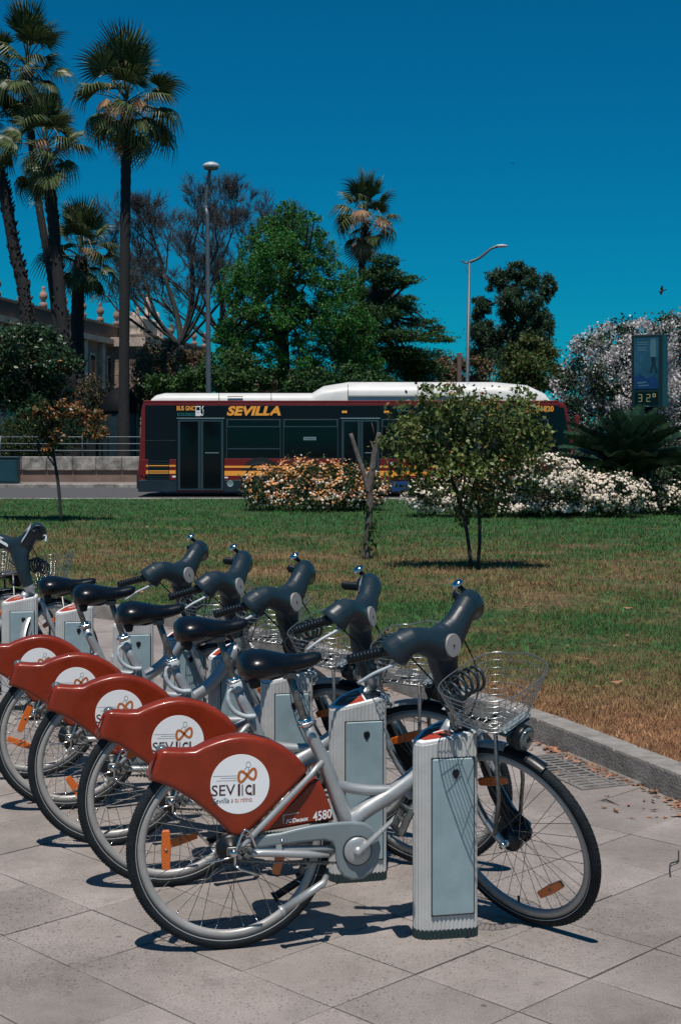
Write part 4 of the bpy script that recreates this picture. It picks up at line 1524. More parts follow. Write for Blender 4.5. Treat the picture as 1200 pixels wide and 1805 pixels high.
# side windows with opening vents
def bus_window(x0, x1, y0=739, y1=807):
    w = face("window", x0, x1, y0, y1, "bus_frame", .002)
    face("pane", x0 + 1.5, x1 - 1.5, y0 + 14, y1 - 1.5, "bus_glass", .008, w, bevel=0)
    face("vent", x0 + 3, x1 - 3, y0 + 1.5, y0 + 11.5, "bus_glass", .008, w, bevel=0)
    face("vent_bar", x0 + 3, x1 - 3, y0 + 12, y0 + 14, "bus_frame", .012, w, bevel=0)
    return w


w1 = bus_window(399, 495)
face("seat_rail", 402, 493, 790, 792, "bus_frame", .014, w1, bevel=0)
w2 = bus_window(499, 596)
ws = MB()
ws.box((bx(546), -.014, bz(773)), (bx(557) - bx(535), .012, .085), "bus_line")
ws.text("K XXXXXXX", (bx(546), -.0215, bz(773)), (1, 0, 0), (0, 0, 1), "bus_black", width=.30, height=.045, bold=.02)
ws.build("pane_mark", w2)
bus_window(672, 748); bus_window(751, 838); bus_window(905, 966)
# low red flank with orange stripes
for x0, x1 in ((396, 600), (669, 840)):
    fl = face("flank", x0, x1, 808.5, 845.5, "bus_red", .005)
    face("stripe", x0, x1, 821, 824.5, "bus_orange", .009, fl, bevel=0)
    face("stripe", x0, x1, 830, 838.5, "bus_orange", .009, fl, bevel=0)
face("flank", 902, 1000, 808.5, 845.5, "bus_red", .005)
# wheels in dark arches
for cx in (459, 866):
    x, z = bx(cx), .49
    a = MB(); a.lathe([(0, .57), (.05, .57)], (x, -.0165, z + .02), (0, 1, 0), "dark_gap", 32, smooth=False)
    ar = a.build("wheel_arch", bus)
    w = MB()
    w.lathe([(.03, .20), (-.04, .32), (-.05, .40), (-.045, .455), (.0, .485), (.2, .485), (.24, .44), (.24, .2)], (x, .028, z), (0, 1, 0), "rubber", 32)
    w.build("tyre", ar)
    w = MB(); w.lathe([(.01, .29), (-.045, .27), (-.02, .22), (-.015, .10), (-.075, .09), (-.08, .02)], (x, .030, z), (0, 1, 0), "cast_iron", 24)
    w.build("rim", ar)
fc_ = MB(); fc_.lathe([(0, .09), (.006, .09), (.007, .075), (.004, .07), (.004, .01)], (bx(406), -.020, bz(853)), (0, -1, 0), "bus_line", 20)
fc_.build("filler_cap", bus)
ds = MB()
ds.box((bx(690.5), -.020, bz(818)), (.14, .008, .14), "bus_blue"); ds.lathe([(0, .045), (.003, .045)], (bx(690.5), -.025, bz(818)), (0, -1, 0), "white_print", 12)
ds.box((bx(692), -.020, bz(836)), (.20, .008, .16), "bus_orange"); ds.box((bx(706), -.020, bz(857)), (.48, .010, .28), "bus_blue")
ds.box((bx(704), -.020, bz(830)), (.14, .008, .22), "bus_skirt")
ds.build("decal", bus)
for x in (607, 681):
    face("marker_lamp", x - 4.5, x + 4.5, 724, 728, "bus_orange", .012, bevel=0)
# lettering
t = MB(); X, Z = (1, 0, 0), (0, 0, 1); ty = -.0195
t.text("SEVILLA", (bx(447.5), ty, bz(724.2)), X, Z, "bus_orange", width=bx(495) - bx(400), height=.262, bold=.045, shear=.22)
t.text("BUS GNC", (bx(328), ty, bz(719.6)), X, Z, "bus_orange", width=bx(344) - bx(312), height=.125, bold=.03)
t.text("ECOLÓGICO", (bx(328.5), ty, bz(729.7)), X, Z, "bus_teal", width=bx(344) - bx(313), height=.105, bold=.015)
t.box((bx(349.5), ty, bz(724.5)), (bx(354) - bx(345), .001, .27), "white_print"); t.box((bx(349.5), ty - .001, bz(720.5)), (bx(352.5) - bx(346.5), .001, .09), "bus_black")
t.box((bx(349.5), ty - .001, bz(727)), (.07, .001, .012), "bus_black")
hp = [(bx(354), bz(729)), (bx(356), bz(733)), (bx(358.5), bz(732)), (bx(358.6), bz(724)), (bx(356.8), bz(719)), (bx(359), bz(716))]
t.tube([(x, ty, z) for x, z in hp], .012, "white_print", 5)
t.text("1820", (bx(964), ty, bz(720.5)), X, Z, "bus_orange", width=bx(975) - bx(953), height=.155, bold=.03)
t.build("lettering", bus)
dp = MB(); dp.box((bx(940), -.020, bz(720.8)), (bx(950) - bx(931), .02, .20), "led_orange"); dp.text("EA", (bx(940), -.0315, bz(720.8)), X, Z, "bus_red", width=.16, height=.12, bold=.03); dp.build("route_display", bus)
dp = MB(); dp.box((bx(722), -.020, bz(721.5)), (bx(748) - bx(696), .02, .17), "bus_black"); dp.text("L. N.", (bx(708), -.0315, bz(721.5)), X, Z, "bus_teal", width=.26, height=.11, bold=.03); dp.build("side_display", bus)
# front end: windscreen corner and mirror
ft = MB()
ft.add([(bx(971), -.012, bz(718)), (bx(993), -.012, bz(718)), (bx(1003), -.012, bz(770)), (bx(1006), -.012, bz(802)), (bx(971), -.012, bz(806))], [(4, 3, 2, 1, 0)], "bus_glass")
ft.build("side_glass", bus)
ws_ = MB()
ws_.add([(bx(998) + .008, .12, bz(716)), (bx(998) + .008, BW - .12, bz(716)), (bx(1009) + .05, BW - .1, bz(768)), (bx(1009) + .05, .1, bz(768)), (bx(1013) + .03, .1, bz(805)), (bx(1013) + .03, BW - .1, bz(805))], [(0, 3, 2, 1), (3, 4, 5, 2)], "bus_glass")
ws_.build("windscreen", bus)
mr = MB(); mr.tube(curve_pts([(bx(998), .05, bz(726)), (bx(1010), -.12, bz(728)), (bx(1015), -.16, bz(734))], 4), .025, "bus_black", 6); mr.box((bx(1014), -.18, bz(752)), (.13, .20, bz(732) - bz(774)), "bus_red", bevel=.04); mr.build("mirror", bus)
# roof: low fairing at the rear, tall tank housing over the front half
def roof(x0, x1, ztop, zbase, w0, w1, name, ends):
    n = 14; V, F = [], []
    xs = [(0, 0), (ends[0] * .12, .45), (ends[0] * .4, .8), (ends[0], 1), (x1 - x0 - ends[1], 1), (x1 - x0 - ends[1] * .4, .84), (x1 - x0 - ends[1] * .10, .45), (x1 - x0, 0)]
    for xx, k in xs:
        h = (ztop - zbase) * max(k, .02)
        for i in range(n + 1):
            a = math.pi * i / n
            y = BW / 2 - math.copysign(abs(math.cos(a)) ** .45, math.cos(a)) * (w0 / 2)
            z = zbase + h * abs(math.sin(a)) ** .55
            V.append((x0 + xx, y, z))
    m = n + 1
    for k in range(len(xs) - 1):
        for i in range(n):
            F.append((k * m + i, k * m + m + i, k * m + m + i + 1, k * m + i + 1))
    return MB().add(V, F, "bus_white", True).build(name, bus)


rf = roof(bx(264), bx(556), bz(691.5), bz(708), 2.40, 2.3, "roof_fairing", (.35, .12))
th = roof(bx(540), bx(972), bz(671.5), bz(708), 2.34, 2.2, "tank_housing", (1.15, 1.5))
for x in (386, 478):
    MB().box((bx(x), .03, bz(699.5)), (.012, .05, .20), "dark_gap").build("panel_seam", rf)
vt = MB()
for a, b2 in ((401, 428),):
    vt.box((bx((a + b2) / 2), .02, bz(699)), (bx(b2) - bx(a), .04, .02), "brown_post")
vt.build("roof_vent", rf)
for x0, x1 in ((613, 736), (760, 800)):
    sm = MB()
    for x in (x0, x1):
        sm.box((bx(x), .055, bz(688)), (.014, .05, .32), "dark_gap")
    sm.box((bx((x0 + x1) / 2), .055, bz(697.5)), (bx(x1) - bx(x0), .05, .012), "dark_gap")
    sm.build("hatch_seam", th)
rt = MB()
rt.box(((bx(253) + bx(985)) / 2, .02, bz(707.6)), (bx(985) - bx(253), .05, .05), "bus_red", bevel=.01)
rt.build("roof_rail", bus)

# ------------------------------------------------------------------ low wall, railing, cabinet
WY = 47.6
wall = empty("low_wall", (0, WY, 0), label="low rendered wall with weathered pale coping along the far pavement", cat="wall")
MB().span((-26, .03, -.05), (7.2, .42, .49), "wall_render").build("wall_base", wall)
x = -26.0
while x < 6.8:
    w = random.uniform(.74, .88)
    MB().box((0, .21, .72), (w - .012, .50, .46), "wall_coping", bevel=.02).build("coping_stone", wall, (x + w / 2, 0, 0))
    x += w
rl = empty("railing", (0, WY + .25, .95), label="thin metal railing with three bars on top of the low wall", cat="railing")
for z in (.20, .43, .66):
    MB().tube([(-26, 0, z), (7.2, 0, z)], .018, "galvanised", 6).build("rail", rl)
x = -25.2
while x < 7.2:
    MB().tube([(x, 0, 0), (x, 0, .70)], .022, "galvanised", 6).build("post", rl)
    x += 2.75
cb = empty("utility_cabinet", (-11.05, 45.8, .1), label="plain teal metal cabinet on the far pavement before the low wall", cat="cabinet")
MB().span((-.8, 0, .02), (.62, .5, .84), "teal_metal", .015).build("body", cb)
MB().span((-.76, -.012, .08), (-.10, .0, .78), "teal_metal", .006).build("door", cb)
MB().span((-.06, -.012, .08), (.58, .0, .78), "teal_metal", .006).build("door", cb)
MB().span((-.84, -.03, .845), (.66, .53, .875), "teal_metal", .01).build("lid", cb)

# ------------------------------------------------------------------ palace behind the palms
A, B = Vector((-21.5, 84.0, 0)), Vector((-13.0, 140.0, 0))
dv = (B - A).normalized(); nv = Vector((dv.y, -dv.x, 0))          # along the front, and out of it
pal = empty("stone_palace", A, label="old stone palace with pilasters and a finial topped parapet behind the palms", cat="palace")
PM = Matrix((( dv.x, nv.x, 0), (dv.y, nv.y, 0), (0, 0, 1)))
LEN = (B - A).length


def pbox(name, u0, u1, n0, n1, z0, z1, m, parent=None, bevel=0.0):
    q = MB().box(((u0 + u1) / 2, (n0 + n1) / 2, (z0 + z1) / 2), (u1 - u0, n1 - n0, z1 - z0), m, bevel=bevel)
    q.v = [tuple(PM @ Vector(p)) for p in q.v]
    return q.build(name, parent or pal)


pbox("facade", -14, LEN, -14, 0, 0, 8.55, "stone")
pbox("plinth", -14, LEN, .003, .35, 0, 1.0, "stone_dark")
pbox("string_course", -14, LEN, .003, .30, 4.5, 4.75, "stone_pale")
pbox("cornice", -14, LEN, -.3, .55, 8.55, 8.95, "stone_pale")
pbox("parapet", -14, LEN, -.25, .2, 8.953, 9.95, "stone_dark")
pbox("parapet_coping", -14, LEN, -.32, .28, 9.953, 10.12, "stone")
u = -13.0
while u < LEN:
    pbox("pilaster", u - .35, u + .35, .003, .28, 1.0, 8.5, "stone_pale")
    for z0, z1 in ((1.5, 3.9), (5.3, 7.7)):
        if not 24 < u < 34:
            w = pbox("window", u + 1.3, u + 2.6, .002, .12, z0, z1, "stone_pale")
            pbox("pane", u + 1.5, u + 2.4, .10, .14, z0 + .2, z1 - .2, "dark_pane", w)
            pbox("bars", u + 1.92, u + 1.98, .13, .17, z0 + .2, z1 - .2, "stone_dark", w)
    q = MB()
    p0 = PM @ Vector((u, 0, 0))
    q.lathe([(10.12, .26), (10.45, .28), (10.5, .16), (10.62, .12), (10.75, .24), (10.95, .30), (11.15, .22), (11.3, .10), (11.42, .14), (11.52, .12), (11.6, .03)], (p0.x, p0.y, 0), (0, 0, 1), "stone", 10)
    q.build("finial", pal)
    u += 4.0
# carved portal standing forward of the front
pt = pbox("portal", 25, 32.5, .004, 2.2, 0, 9.0, "stone")
for u in (25.4, 27.4, 30.1, 32.1):
    for z0, z1, r in ((.9, 4.4, .34), (5.0, 8.4, .30)):
        q = MB(); p0 = PM @ Vector((u, 2.35, 0))
        q.lathe([(z0, r * 1.5), (z0 + .25, r * 1.5), (z0 + .3, r * 1.05), (z1 - .5, r * .9), (z1 - .4, r * 1.2), (z1 - .1, r * 1.5), (z1, r * 1.5)], (p0.x, p0.y, 0), (0, 0, 1), "stone_pale", 12)
        q.build("column", pt)
pbox("portal_cornice", 24.6, 32.9, 0.01, 3.0, 8.4, 9.1, "stone_pale", pt)
pbox("portal_ledge", 24.8, 32.7, 2.21, 2.9, 4.4, 4.9, "stone_pale", pt)
pbox("arch_opening", 27.9, 29.6, 2.201, 2.25, .4, 3.8, "dark_pane", pt)
pbox("niche", 28.0, 29.5, 2.201, 2.25, 5.3, 7.8, "dark_pane", pt)
gb = pbox("gable", 26.6, 30.9, .4, 2.2, 9.103, 10.9, "stone_pale", pt, .2)
for u, zt in ((25.0, 11.0), (26.0, 11.6), (28.75, 12.9), (31.5, 11.6), (32.5, 11.0)):
    q = MB(); p0 = PM @ Vector((u, 2.0, 0)); zb = 10.9 if u == 28.75 else 9.1
    h = zt - zb
    q.lathe([(zb, .32), (zb + h * .18, .34), (zb + h * .22, .2), (zb + h * .4, .34), (zb + h * .62, .30), (zb + h * .72, .12), (zb + h * .86, .19), (zb + h, .05)], (p0.x, p0.y, 0), (0, 0, 1), "stone_pale", 10)
    q.build("statue", pt)

# dark domed kiosk
kx = W(213, 765, 56.6).x
ks = empty("domed_kiosk", (kx, 56.6, 0), label="dark blue kiosk with a rounded dome, right behind the railing beside the bus", cat="kiosk")
q = MB(); q.lathe([(-.05, .66), (2.35, .66)], (0, 0, 0), (0, 0, 1), "kiosk_blue", 12, smooth=False); q.build("body", ks)
q = MB(); q.lathe([(2.30, .69), (2.40, .69), (2.60, .665), (2.85, .57), (3.08, .40), (3.20, .22), (3.26, .06)], (0, 0, 0), (0, 0, 1), "kiosk_dome", 20); q.build("dome", ks)
for k in range(12):
    a = 2 * math.pi * (k + .0) / 12
    MB().tube([(math.cos(a) * .665, math.sin(a) * .665, 0), (math.cos(a) * .665, math.sin(a) * .665, 2.33)], .02, "kiosk_dome", 5).build("panel_rib", ks)

ks.scale = (1.14, 1.14, 1.10)

# small terracotta building seen between the trees behind the bus
hs_ = empty("terracotta_house", (W(505, 765, 95).x, 95, 0), label="small terracotta house glimpsed between the trees above the bus roof", cat="house")
MB().span((-2.6, 0, 0), (2.6, 5, 5.0), "terracotta").build("wall", hs_)
rf_ = MB(); rf_.add([(-2.9, -.3, 5.0), (2.9, -.3, 5.0), (2.9, 5.3, 5.0), (-2.9, 5.3, 5.0), (-1.6, 2.5, 6.2), (1.6, 2.5, 6.2)], [(0, 1, 5, 4), (1, 2, 5), (2, 3, 4, 5), (3, 0, 4), (3, 2, 1, 0)], "brown_post"); rf_.build("roof", hs_)
for x in (-1.7, 0, 1.7):
    w = MB().span((x - .45, -.06, 2.9), (x + .45, -.004, 4.3), "stone_pale").build("window", hs_)
    MB().span((x - .36, -.08, 3.0), (x + .36, -.062, 4.2), "dark_pane").build("pane", w)

# ------------------------------------------------------------------ street lamps, post, thermometer sign
def street_lamp(px, Y, top_py, label, kind):
    b = W(px, 765, Y); H = W(px, top_py, Y).z
    r = empty("street_lamp", (b.x, Y, 0), label=label, cat="street lamp", group="street lamps beyond the bus")
    q = MB()
    if kind == 0:
        q.tube([(.03, 0, 0), (.03, 0, 1.2), (-.02, 0, H - 1.55), (-.07, 0, H - 1.3)], [.115, .095, .062, .055], "galvanised", 10)
        q.build("pole", r)
        a = MB(); a.tube(curve_pts([(-.07, 0, H - 1.35), (-.04, -.01, H - .8), (.06, -.02, H - .1)], 4), .05, "galvanised", 8); a.tube([(-.13, 0, H - 1.32), (-.02, 0, H - 1.27)], .06, "galvanised", 8); a.build("arm", r)
        l = MB(); l.lathe([(-.12, .10), (-.06, .24), (-.02, .27), (.02, .265), (.08, .19), (.12, .08)], (.10, -.05, H), (0, 0, 1), "pale_plastic", 20); l.lathe([(-.13, .02), (-.11, .20), (-.07, .235)], (.10, -.05, H), (0, 0, 1), "galvanised", 16)
        l.build("lamp_head", r)
    else:
        q.tube([(-.10, 0, 0), (-.08, 0, 1.2), (.04, 0, H - .45)], [.10, .08, .05], "galvanised", 10); q.build("pole", r)
        a = MB(); a.tube(curve_pts([(-.24, .0, H - .43), (-.12, -.0, H - .52), (.04, -.01, H - .50), (.40, -.02, H - .34), (.80, -.04, H - .03), (1.02, -.05, H + .03)], 5), [.03] * 10 + [.05] * 8 + [.045] * 8, "galvanised", 8)
        a.tube([(-.20, 0, H - .44), (0.02, 0, H - 1.0)], .009, "galvanised", 4); a.build("arm", r)
        l = MB(); l.ball((1.16, -.06, H + .06), .23, "pale_plastic", 14, (1, .6, .26)); l.build("lamp_head", r)
    return r


street_lamp(367, 44.5, 293, "tall straight street lamp with a saucer head behind the bus", 0)
street_lamp(825, 50.0, 437, "street lamp with a curved arm above the white bus roof", 1)
b = W(809, 765, 54)
q = MB(); q.span((-.08, -.08, 0), (.08, .08, W(0, 622, 54).z), "brown_post", .01)
o = q.build("brown_post", None, (b.x, 54, 0)); tag(o, "short square brown post beside the curved arm street lamp", "post")

SY = 30.0
sg = empty("thermometer_sign", (W(1142, 765, SY).x, SY, LAWN_Z), rz=R(-30), label="dark advertising sign on a post showing a temperature of 32 degrees", cat="sign")
zt, zb = W(0, 590, SY).z - LAWN_Z, W(0, 719, SY).z - LAWN_Z
MB().tube([(.0, .05, 0), (.0, .05, zb + .05)], .085, "sign_side", 12).build("post", sg)
q = MB(); q.span((-.33, -.14, zb), (.33, .26, zt), "sign_casing", .02); q.build("casing", sg)
MB().span((.332, -.12, zb + .02), (.345, .24, zt - .02), "sign_side", .004).build("side_panel", sg)
p = MB(); px0, px1, pz0, pz1 = -.265, .265, zb + .40, zt - .07
p.box(((px0 + px1) / 2, -.143, (pz0 + pz1) / 2), (px1 - px0, .008, pz1 - pz0), "poster_blue")
po = p.build("poster", sg)
q = MB()
def pp(x, z):
    return (px0 + (px1 - px0) * x, -.1485, pz0 + (pz1 - pz0) * z)
def poly(pts, m, d=0.0):
    q.add([(a[0], a[1] - d, a[2]) for a in (pp(*t_) for t_ in pts)], [tuple(range(len(pts)))], m)
poly([(0, 0), (1, 0), (1, .16), (.78, .26), (.5, .20), (.25, .30), (0, .22)], "poster_deep")
poly([(.12, .10), (.5, .12), (.5, .145), (.12, .125)], "poster_pale", .001); poly([(.18, .05), (.6, .06), (.6, .08), (.18, .07)], "poster_pale", .001)
for z in (.90, .86, .80, .77, .74):
    poly([(.14, z), (.50 if z < .85 else .56, z), (.50 if z < .85 else .56, z + .018), (.14, z + .018)], "poster_pale")
poly([(.68, .97), (.88, .97), (.90, .62), (.66, .62)], "poster_pale")
poly([(.70, .62), (.88, .62), (.86, .5), (.96, .30), (.90, .30), (.80, .46), (.70, .30), (.64, .31), (.74, .5)], "sign_casing", .001)
q.build("poster_print", po)
q = MB(); q.box((0, -.1435, zb + .20), (.50, .006, .27), "bus_glass")
dsp = q.build("display", sg)
q = MB()
def seg7(x, segs, h=.145, w=.070):
    z0 = zb + .135; t_ = .011
    for s in segs:
        a, b2 = {"a": ((0, h), (w, h)), "g": ((0, h / 2), (w, h / 2)), "d": ((0, 0), (w, 0)), "b": ((w, h / 2), (w, h)), "c": ((w, 0), (w, h / 2)), "e": ((0, 0), (0, h / 2)), "f": ((0, h / 2), (0, h))}[s]
        q.box((x + (a[0] + b2[0]) / 2, -.149, z0 + (a[1] + b2[1]) / 2), (abs(b2[0] - a[0]) + t_ * .8, .003, abs(b2[1] - a[1]) + t_ * .8), "led_yellow")
seg7(-.165, "abgcd"); seg7(.010, "abged")
for a, b2 in (((.145, .105), (.195, .105)), ((.145, .165), (.195, .165)), ((.145, .105), (.145, .165)), ((.195, .105), (.195, .165))):
    q.box(((a[0] + b2[0]) / 2, -.149, zb + .125 + (a[1] + b2[1]) / 2), (abs(b2[0] - a[0]) + .011, .003, abs(b2[1] - a[1]) + .011), "led_yellow")
q.build("digits", dsp)
q = MB(); q.box((0, -.145, zb + .035), (.13, .003, .022), "poster_pale"); q.build("maker_plate", sg)
# ------------------------------------------------------------------ vegetation
def crown(name, parent, clumps, n, size, mats, sub=16, sigma=.22, hollow=.55, aspect=.45, probs=None, droop=.1, zones=None, flat=1.0):
    P, O = cluster_points(clumps, n, sub, sigma, hollow, flat)
    V, F = leaf_quads(P, size, aspect, O * .5, droop)
    if zones is not None:
        mi = zones(P)
    elif len(mats) > 1:
        mi = rng.choice(len(mats), len(P), p=probs)
    else:
        mi = None
    off = np.array(parent.location)
    return put(name, raw_mesh(name, V - off, F, mats, mi), parent)


def limbs(mb, base, tips, r0, m, wob=.12, n=6):
    base = Vector(base)
    for t, r1 in tips:
        t = Vector(t); L = (t - base).length
        mid = [base.lerp(t, f) + Vector([random.uniform(-1, 1) * wob * L * .5 for _ in range(3)]) * (1 if 0 < f < 1 else 0) for f in (0, .3, .65, 1)]
        pts = curve_pts(mid, 3)
        mb.tube(pts, [r0 + (r1 - r0) * i / (len(pts) - 1) for i in range(len(pts))], m, n)


def broad_tree(name, label, base, Y, trunk_px, clumps_px, n, size, mats, r0=.28, bark="bark_dark", depth=1.0, spread=1.0, cat="tree", group=None, sub=16, sigma=.22, hollow=.55, aspect=.45, probs=None, droop=.1, zones=None, flat=1.0, z0=0.0, nl=2):
    b = W(base, 765, Y)
    root = empty(name, (b.x, Y, z0), label=label, cat=cat, group=group)
    cl = px_clumps(clumps_px, Y, depth, spread)
    tr = MB()
    prev = [Vector((0, 0, 0))] + [W(x, y, Y) - root.location for x, y in trunk_px]
    pts = curve_pts(prev, 4) if len(prev) > 2 else prev
    k = len(pts)
    tr.tube(pts, [r0 * (1.25 if i == 0 else 1 - .45 * i / k) for i in range(k)], bark, 9)
    for c, r in cl:
        c = Vector(c) - root.location
        st = pts[max(1, int(k * random.uniform(.45, 1))) - 1]
        limbs(tr, st, [(c + Vector([random.uniform(-.5, .5) * q for q in r]), r0 * .10) for _ in range(nl)], r0 * .34, bark)
    tr.build("trunk", root)
    crown("crown", root, cl, n, size, mats, sub, sigma, hollow, aspect, probs, droop, zones, flat)
    return root


# --- fan palms
def frond_mesh(name, mats, L_pet, R_fan, nseg, spread, droop, fold, seed, tip):
    r = random.Random(seed)
    b = MB()
    pts = curve_pts([(0, 0, 0), (L_pet * .5, 0, L_pet * .06), (L_pet, 0, -.02 * L_pet)], 3)
    b.tube(pts, [.028, .026, .024, .022, .020, .018, .016], "palm_stalk" if mats != "palm_dead" else "palm_dead", 4)
    for k in range(nseg):
        a = spread * (k / (nseg - 1) - .5) * 2
        ln = R_fan * (1 - .28 * abs(a / spread) ** 2) * r.uniform(.86, 1.08)
        w = R_fan * spread / nseg * 1.0
        d = Vector((math.cos(a), math.sin(a), 0)); sd = Vector((-math.sin(a), math.cos(a), 0))
        P = Vector((L_pet, 0, -.02 * L_pet))
        V = []
        for f, ww in ((.0, .15), (.40, 1.0), (.68, .75), (.88, .35), (1.0, .04)):
            z = -droop * ln * f ** 2.4 * r.uniform(.8, 1.2) + fold * abs(math.sin(a)) * ln * f - tip * max(0, f - .6) ** 1.3 * ln * 1.6
            c = P + d * (ln * f * (1 - .25 * tip * max(0, f - .6))) + Vector((0, 0, z))
            V += [c - sd * w * ww * .5, c + Vector((0, 0, .02 * ww)), c + sd * w * ww * .5]
        F = []
        for i in range(4):
            F += [(i * 3, i * 3 + 1, i * 3 + 4, i * 3 + 3), (i * 3 + 1, i * 3 + 2, i * 3 + 5, i * 3 + 4)]
        b.add(V, F, mats)
    return b.mesh(name)


GREEN = [frond_mesh("frond", "palm_green", 1.05, 1.0, 26, R(105), .12, .10, 1, .5), frond_mesh("frond", "palm_green", 1.15, 1.05, 26, R(95), .2, .18, 2, .9),
         frond_mesh("frond", "palm_green", .95, .95, 24, R(110), .32, .05, 3, 1.3)]
UPRIGHT = frond_mesh("frond", "palm_green", .95, 1.25, 22, R(62), .06, .35, 9, .15)
DEAD = [frond_mesh("frond", "palm_dead", .95, .95, 20, R(52), .10, .05, 4, .6), frond_mesh("frond", "palm_dead", .85, .9, 18, R(64), .2, .08, 5, .8)]


def palm(label, trunk_px, Y, r0, crown_px, sc, seed, nfr=34, up=1.0, dead_front=(), rough=0):
    rd = random.Random(seed)
    b = W(trunk_px[0][0], 765, Y)
    root = empty("fan_palm", (b.x, Y, 0), label=label, cat="palm tree", group="fan palms rising above the park")
    pts = [Vector((0, 0, 0))] + [W(x, y, Y) - root.location for x, y in trunk_px] + [W(crown_px[0], crown_px[1], Y) - root.location]
    pts = curve_pts(pts, 16)
    t = MB(); k = len(pts)
    rs = [r0 * (1.35 - .35 * min(1, i / 14)) * (1 + .07 * (i % 2) + rd.uniform(-.03, .03)) * (1 - .12 * i / k) for i in range(k)]
    t.tube(pts, rs, "bark_palm", 12)
    top = pts[-1]
    for i in range(rough):                                 # stubs all along a rough trunk
        p = pts[rd.randint(2, k - 2)]; a = rd.uniform(0, 6.28); d = Vector((math.cos(a), math.sin(a), 0)); p = p + d * r0 * .85 + Vector((0, 0, rd.uniform(-.2, .2)))
        t.tube([p, p + d * .09 + Vector((0, 0, .16))], [.05, .02], "bark_palm", 4)
    for i in range(46):                                    # old leaf bases below the crown
        a = rd.uniform(0, 6.28); z = rd.uniform(.3, 1.5) * sc
        d = Vector((math.cos(a), math.sin(a), 0)); p = top - Vector((0, 0, z)) + d * r0 * .9
        t.tube([p, p + d * .12 + Vector((0, 0, .22))], [.05, .02], "bark_palm", 4)
    t.build("trunk", root)
    for i in range(nfr):
        f = (i + .5) / nfr
        a = i * 2.39996 + rd.uniform(-.25, .25)
        el = 86 - 150 * f ** 1.08 + rd.uniform(-13, 13)        # from upright in the centre to hanging at the bottom
        dead = f > .80 and rd.random() < .42
        me = rd.choice(DEAD) if dead else (UPRIGHT if f < .22 else GREEN[0] if f < .42 else rd.choice(GREEN[1:]))
        if dead:
            el -= 12
        o = put("frond", me, root)
        s = sc * rd.uniform(.78, 1.14) * (1.0 + (up - 1) * max(0, 1 - 2 * f))
        d = Vector((math.cos(R(el)) * math.cos(a), math.cos(R(el)) * math.sin(a), math.sin(R(el))))
        side = Vector((-math.sin(a), math.cos(a), 0))
        side = Quaternion(d, rd.uniform(-.7, .7)) @ side
        upv = d.cross(side)
        M = Matrix((d, side, upv)).transposed().to_4x4()
        base = top + Vector((0, 0, .35 * sc * (.5 - f))) + d * r0 * .5
        o.matrix_basis = Matrix.Translation(base) @ M @ Matrix.Scale(s, 4)
    for az, el, s in dead_front:                             # withered fans hanging on the near side
        o = put("frond", DEAD[0], root)
        d = Vector((math.cos(R(el)) * math.cos(R(az)), math.cos(R(el)) * math.sin(R(az)), math.sin(R(el)))); side = Vector((-math.sin(R(az)), math.cos(R(az)), 0))
        o.matrix_basis = Matrix.Translation(top + Vector((math.cos(R(az)), math.sin(R(az)), 0)) * .55 * sc + Vector((0, 0, .75 * sc))) @ Matrix((d, side, d.cross(side))).transposed().to_4x4() @ Matrix.Scale(s * sc, 4)


palm("tallest slim palm with a straight trunk left of the bus", [(219, 700), (220, 500), (222, 330)], 55, .21, (223, 182), 1.14, 3, 37, 1.15, ((-95, -58, 1.1), (-125, -62, .9), (-55, -62, .9)))
palm("short palm with a low crown between the tall palm trunks", [(138, 700), (137, 560), (140, 490)], 64, .30, (143, 452), 1.06, 5, 30, 1.05, ((-70, -35, .9), (-50, -55, .8)))
palm("palm whose crown sits in the middle of the left cluster", [(130, 720), (114, 600), (98, 430), (88, 320)], 56, .24, (80, 262), 1.0, 8, 36, 1.0, ((-85, -50, .75), (-40, -58, .75)), 220)
palm("palm with the highest crown of the left cluster, its trunk thin", [(104, 640), (92, 500), (72, 380), (60, 290)], 59, .17, (48, 120), 1.02, 13, 36, 1.2)
palm("leaning rough trunked palm at the left edge of the view", [(50, 620), (44, 520), (26, 440), (6, 330)], 60, .26, (-24, 215), 1.0, 17, 34, 1.0, (), 420)
palm("lone palm with a ragged crown above the green tree", [(636, 640), (637, 520), (639, 440)], 76, .19, (645, 388), 1.16, 21, 29, 1.0, ((-100, -30, 1.0), (-60, -45, 1.1), (-130, -55, 1.0)))

# --- big trees behind the bus
broad_tree("broadleaf_tree", "large bright green tree behind the middle of the bus", 502, 60, [(500, 640), (498, 560), (506, 470)],
           [(500, 400, 46, 36), (470, 430, 46, 40), (540, 440, 52, 44), (500, 470, 70, 52), (440, 500, 48, 44), (570, 500, 48, 48), (420, 565, 44, 40), (480, 560, 60, 50), (545, 570, 60, 50), (600, 560, 42, 52), (430, 620, 48, 42), (510, 640, 60, 46), (580, 640, 60, 46), (505, 372, 26, 18), (470, 385, 20, 14), (545, 395, 22, 14), (610, 500, 30, 34), (405, 520, 28, 26), (630, 590, 40, 46), (640, 640, 40, 34), (400, 600, 34, 44), (395, 650, 36, 34)],
           90000, .105, ["leaf_bright", "leaf_mid", "leaf_olive"], .30, depth=1.1, spread=1.6, sub=52, sigma=.105, hollow=.30, probs=[.74, .16, .10], group="trees behind the bus")
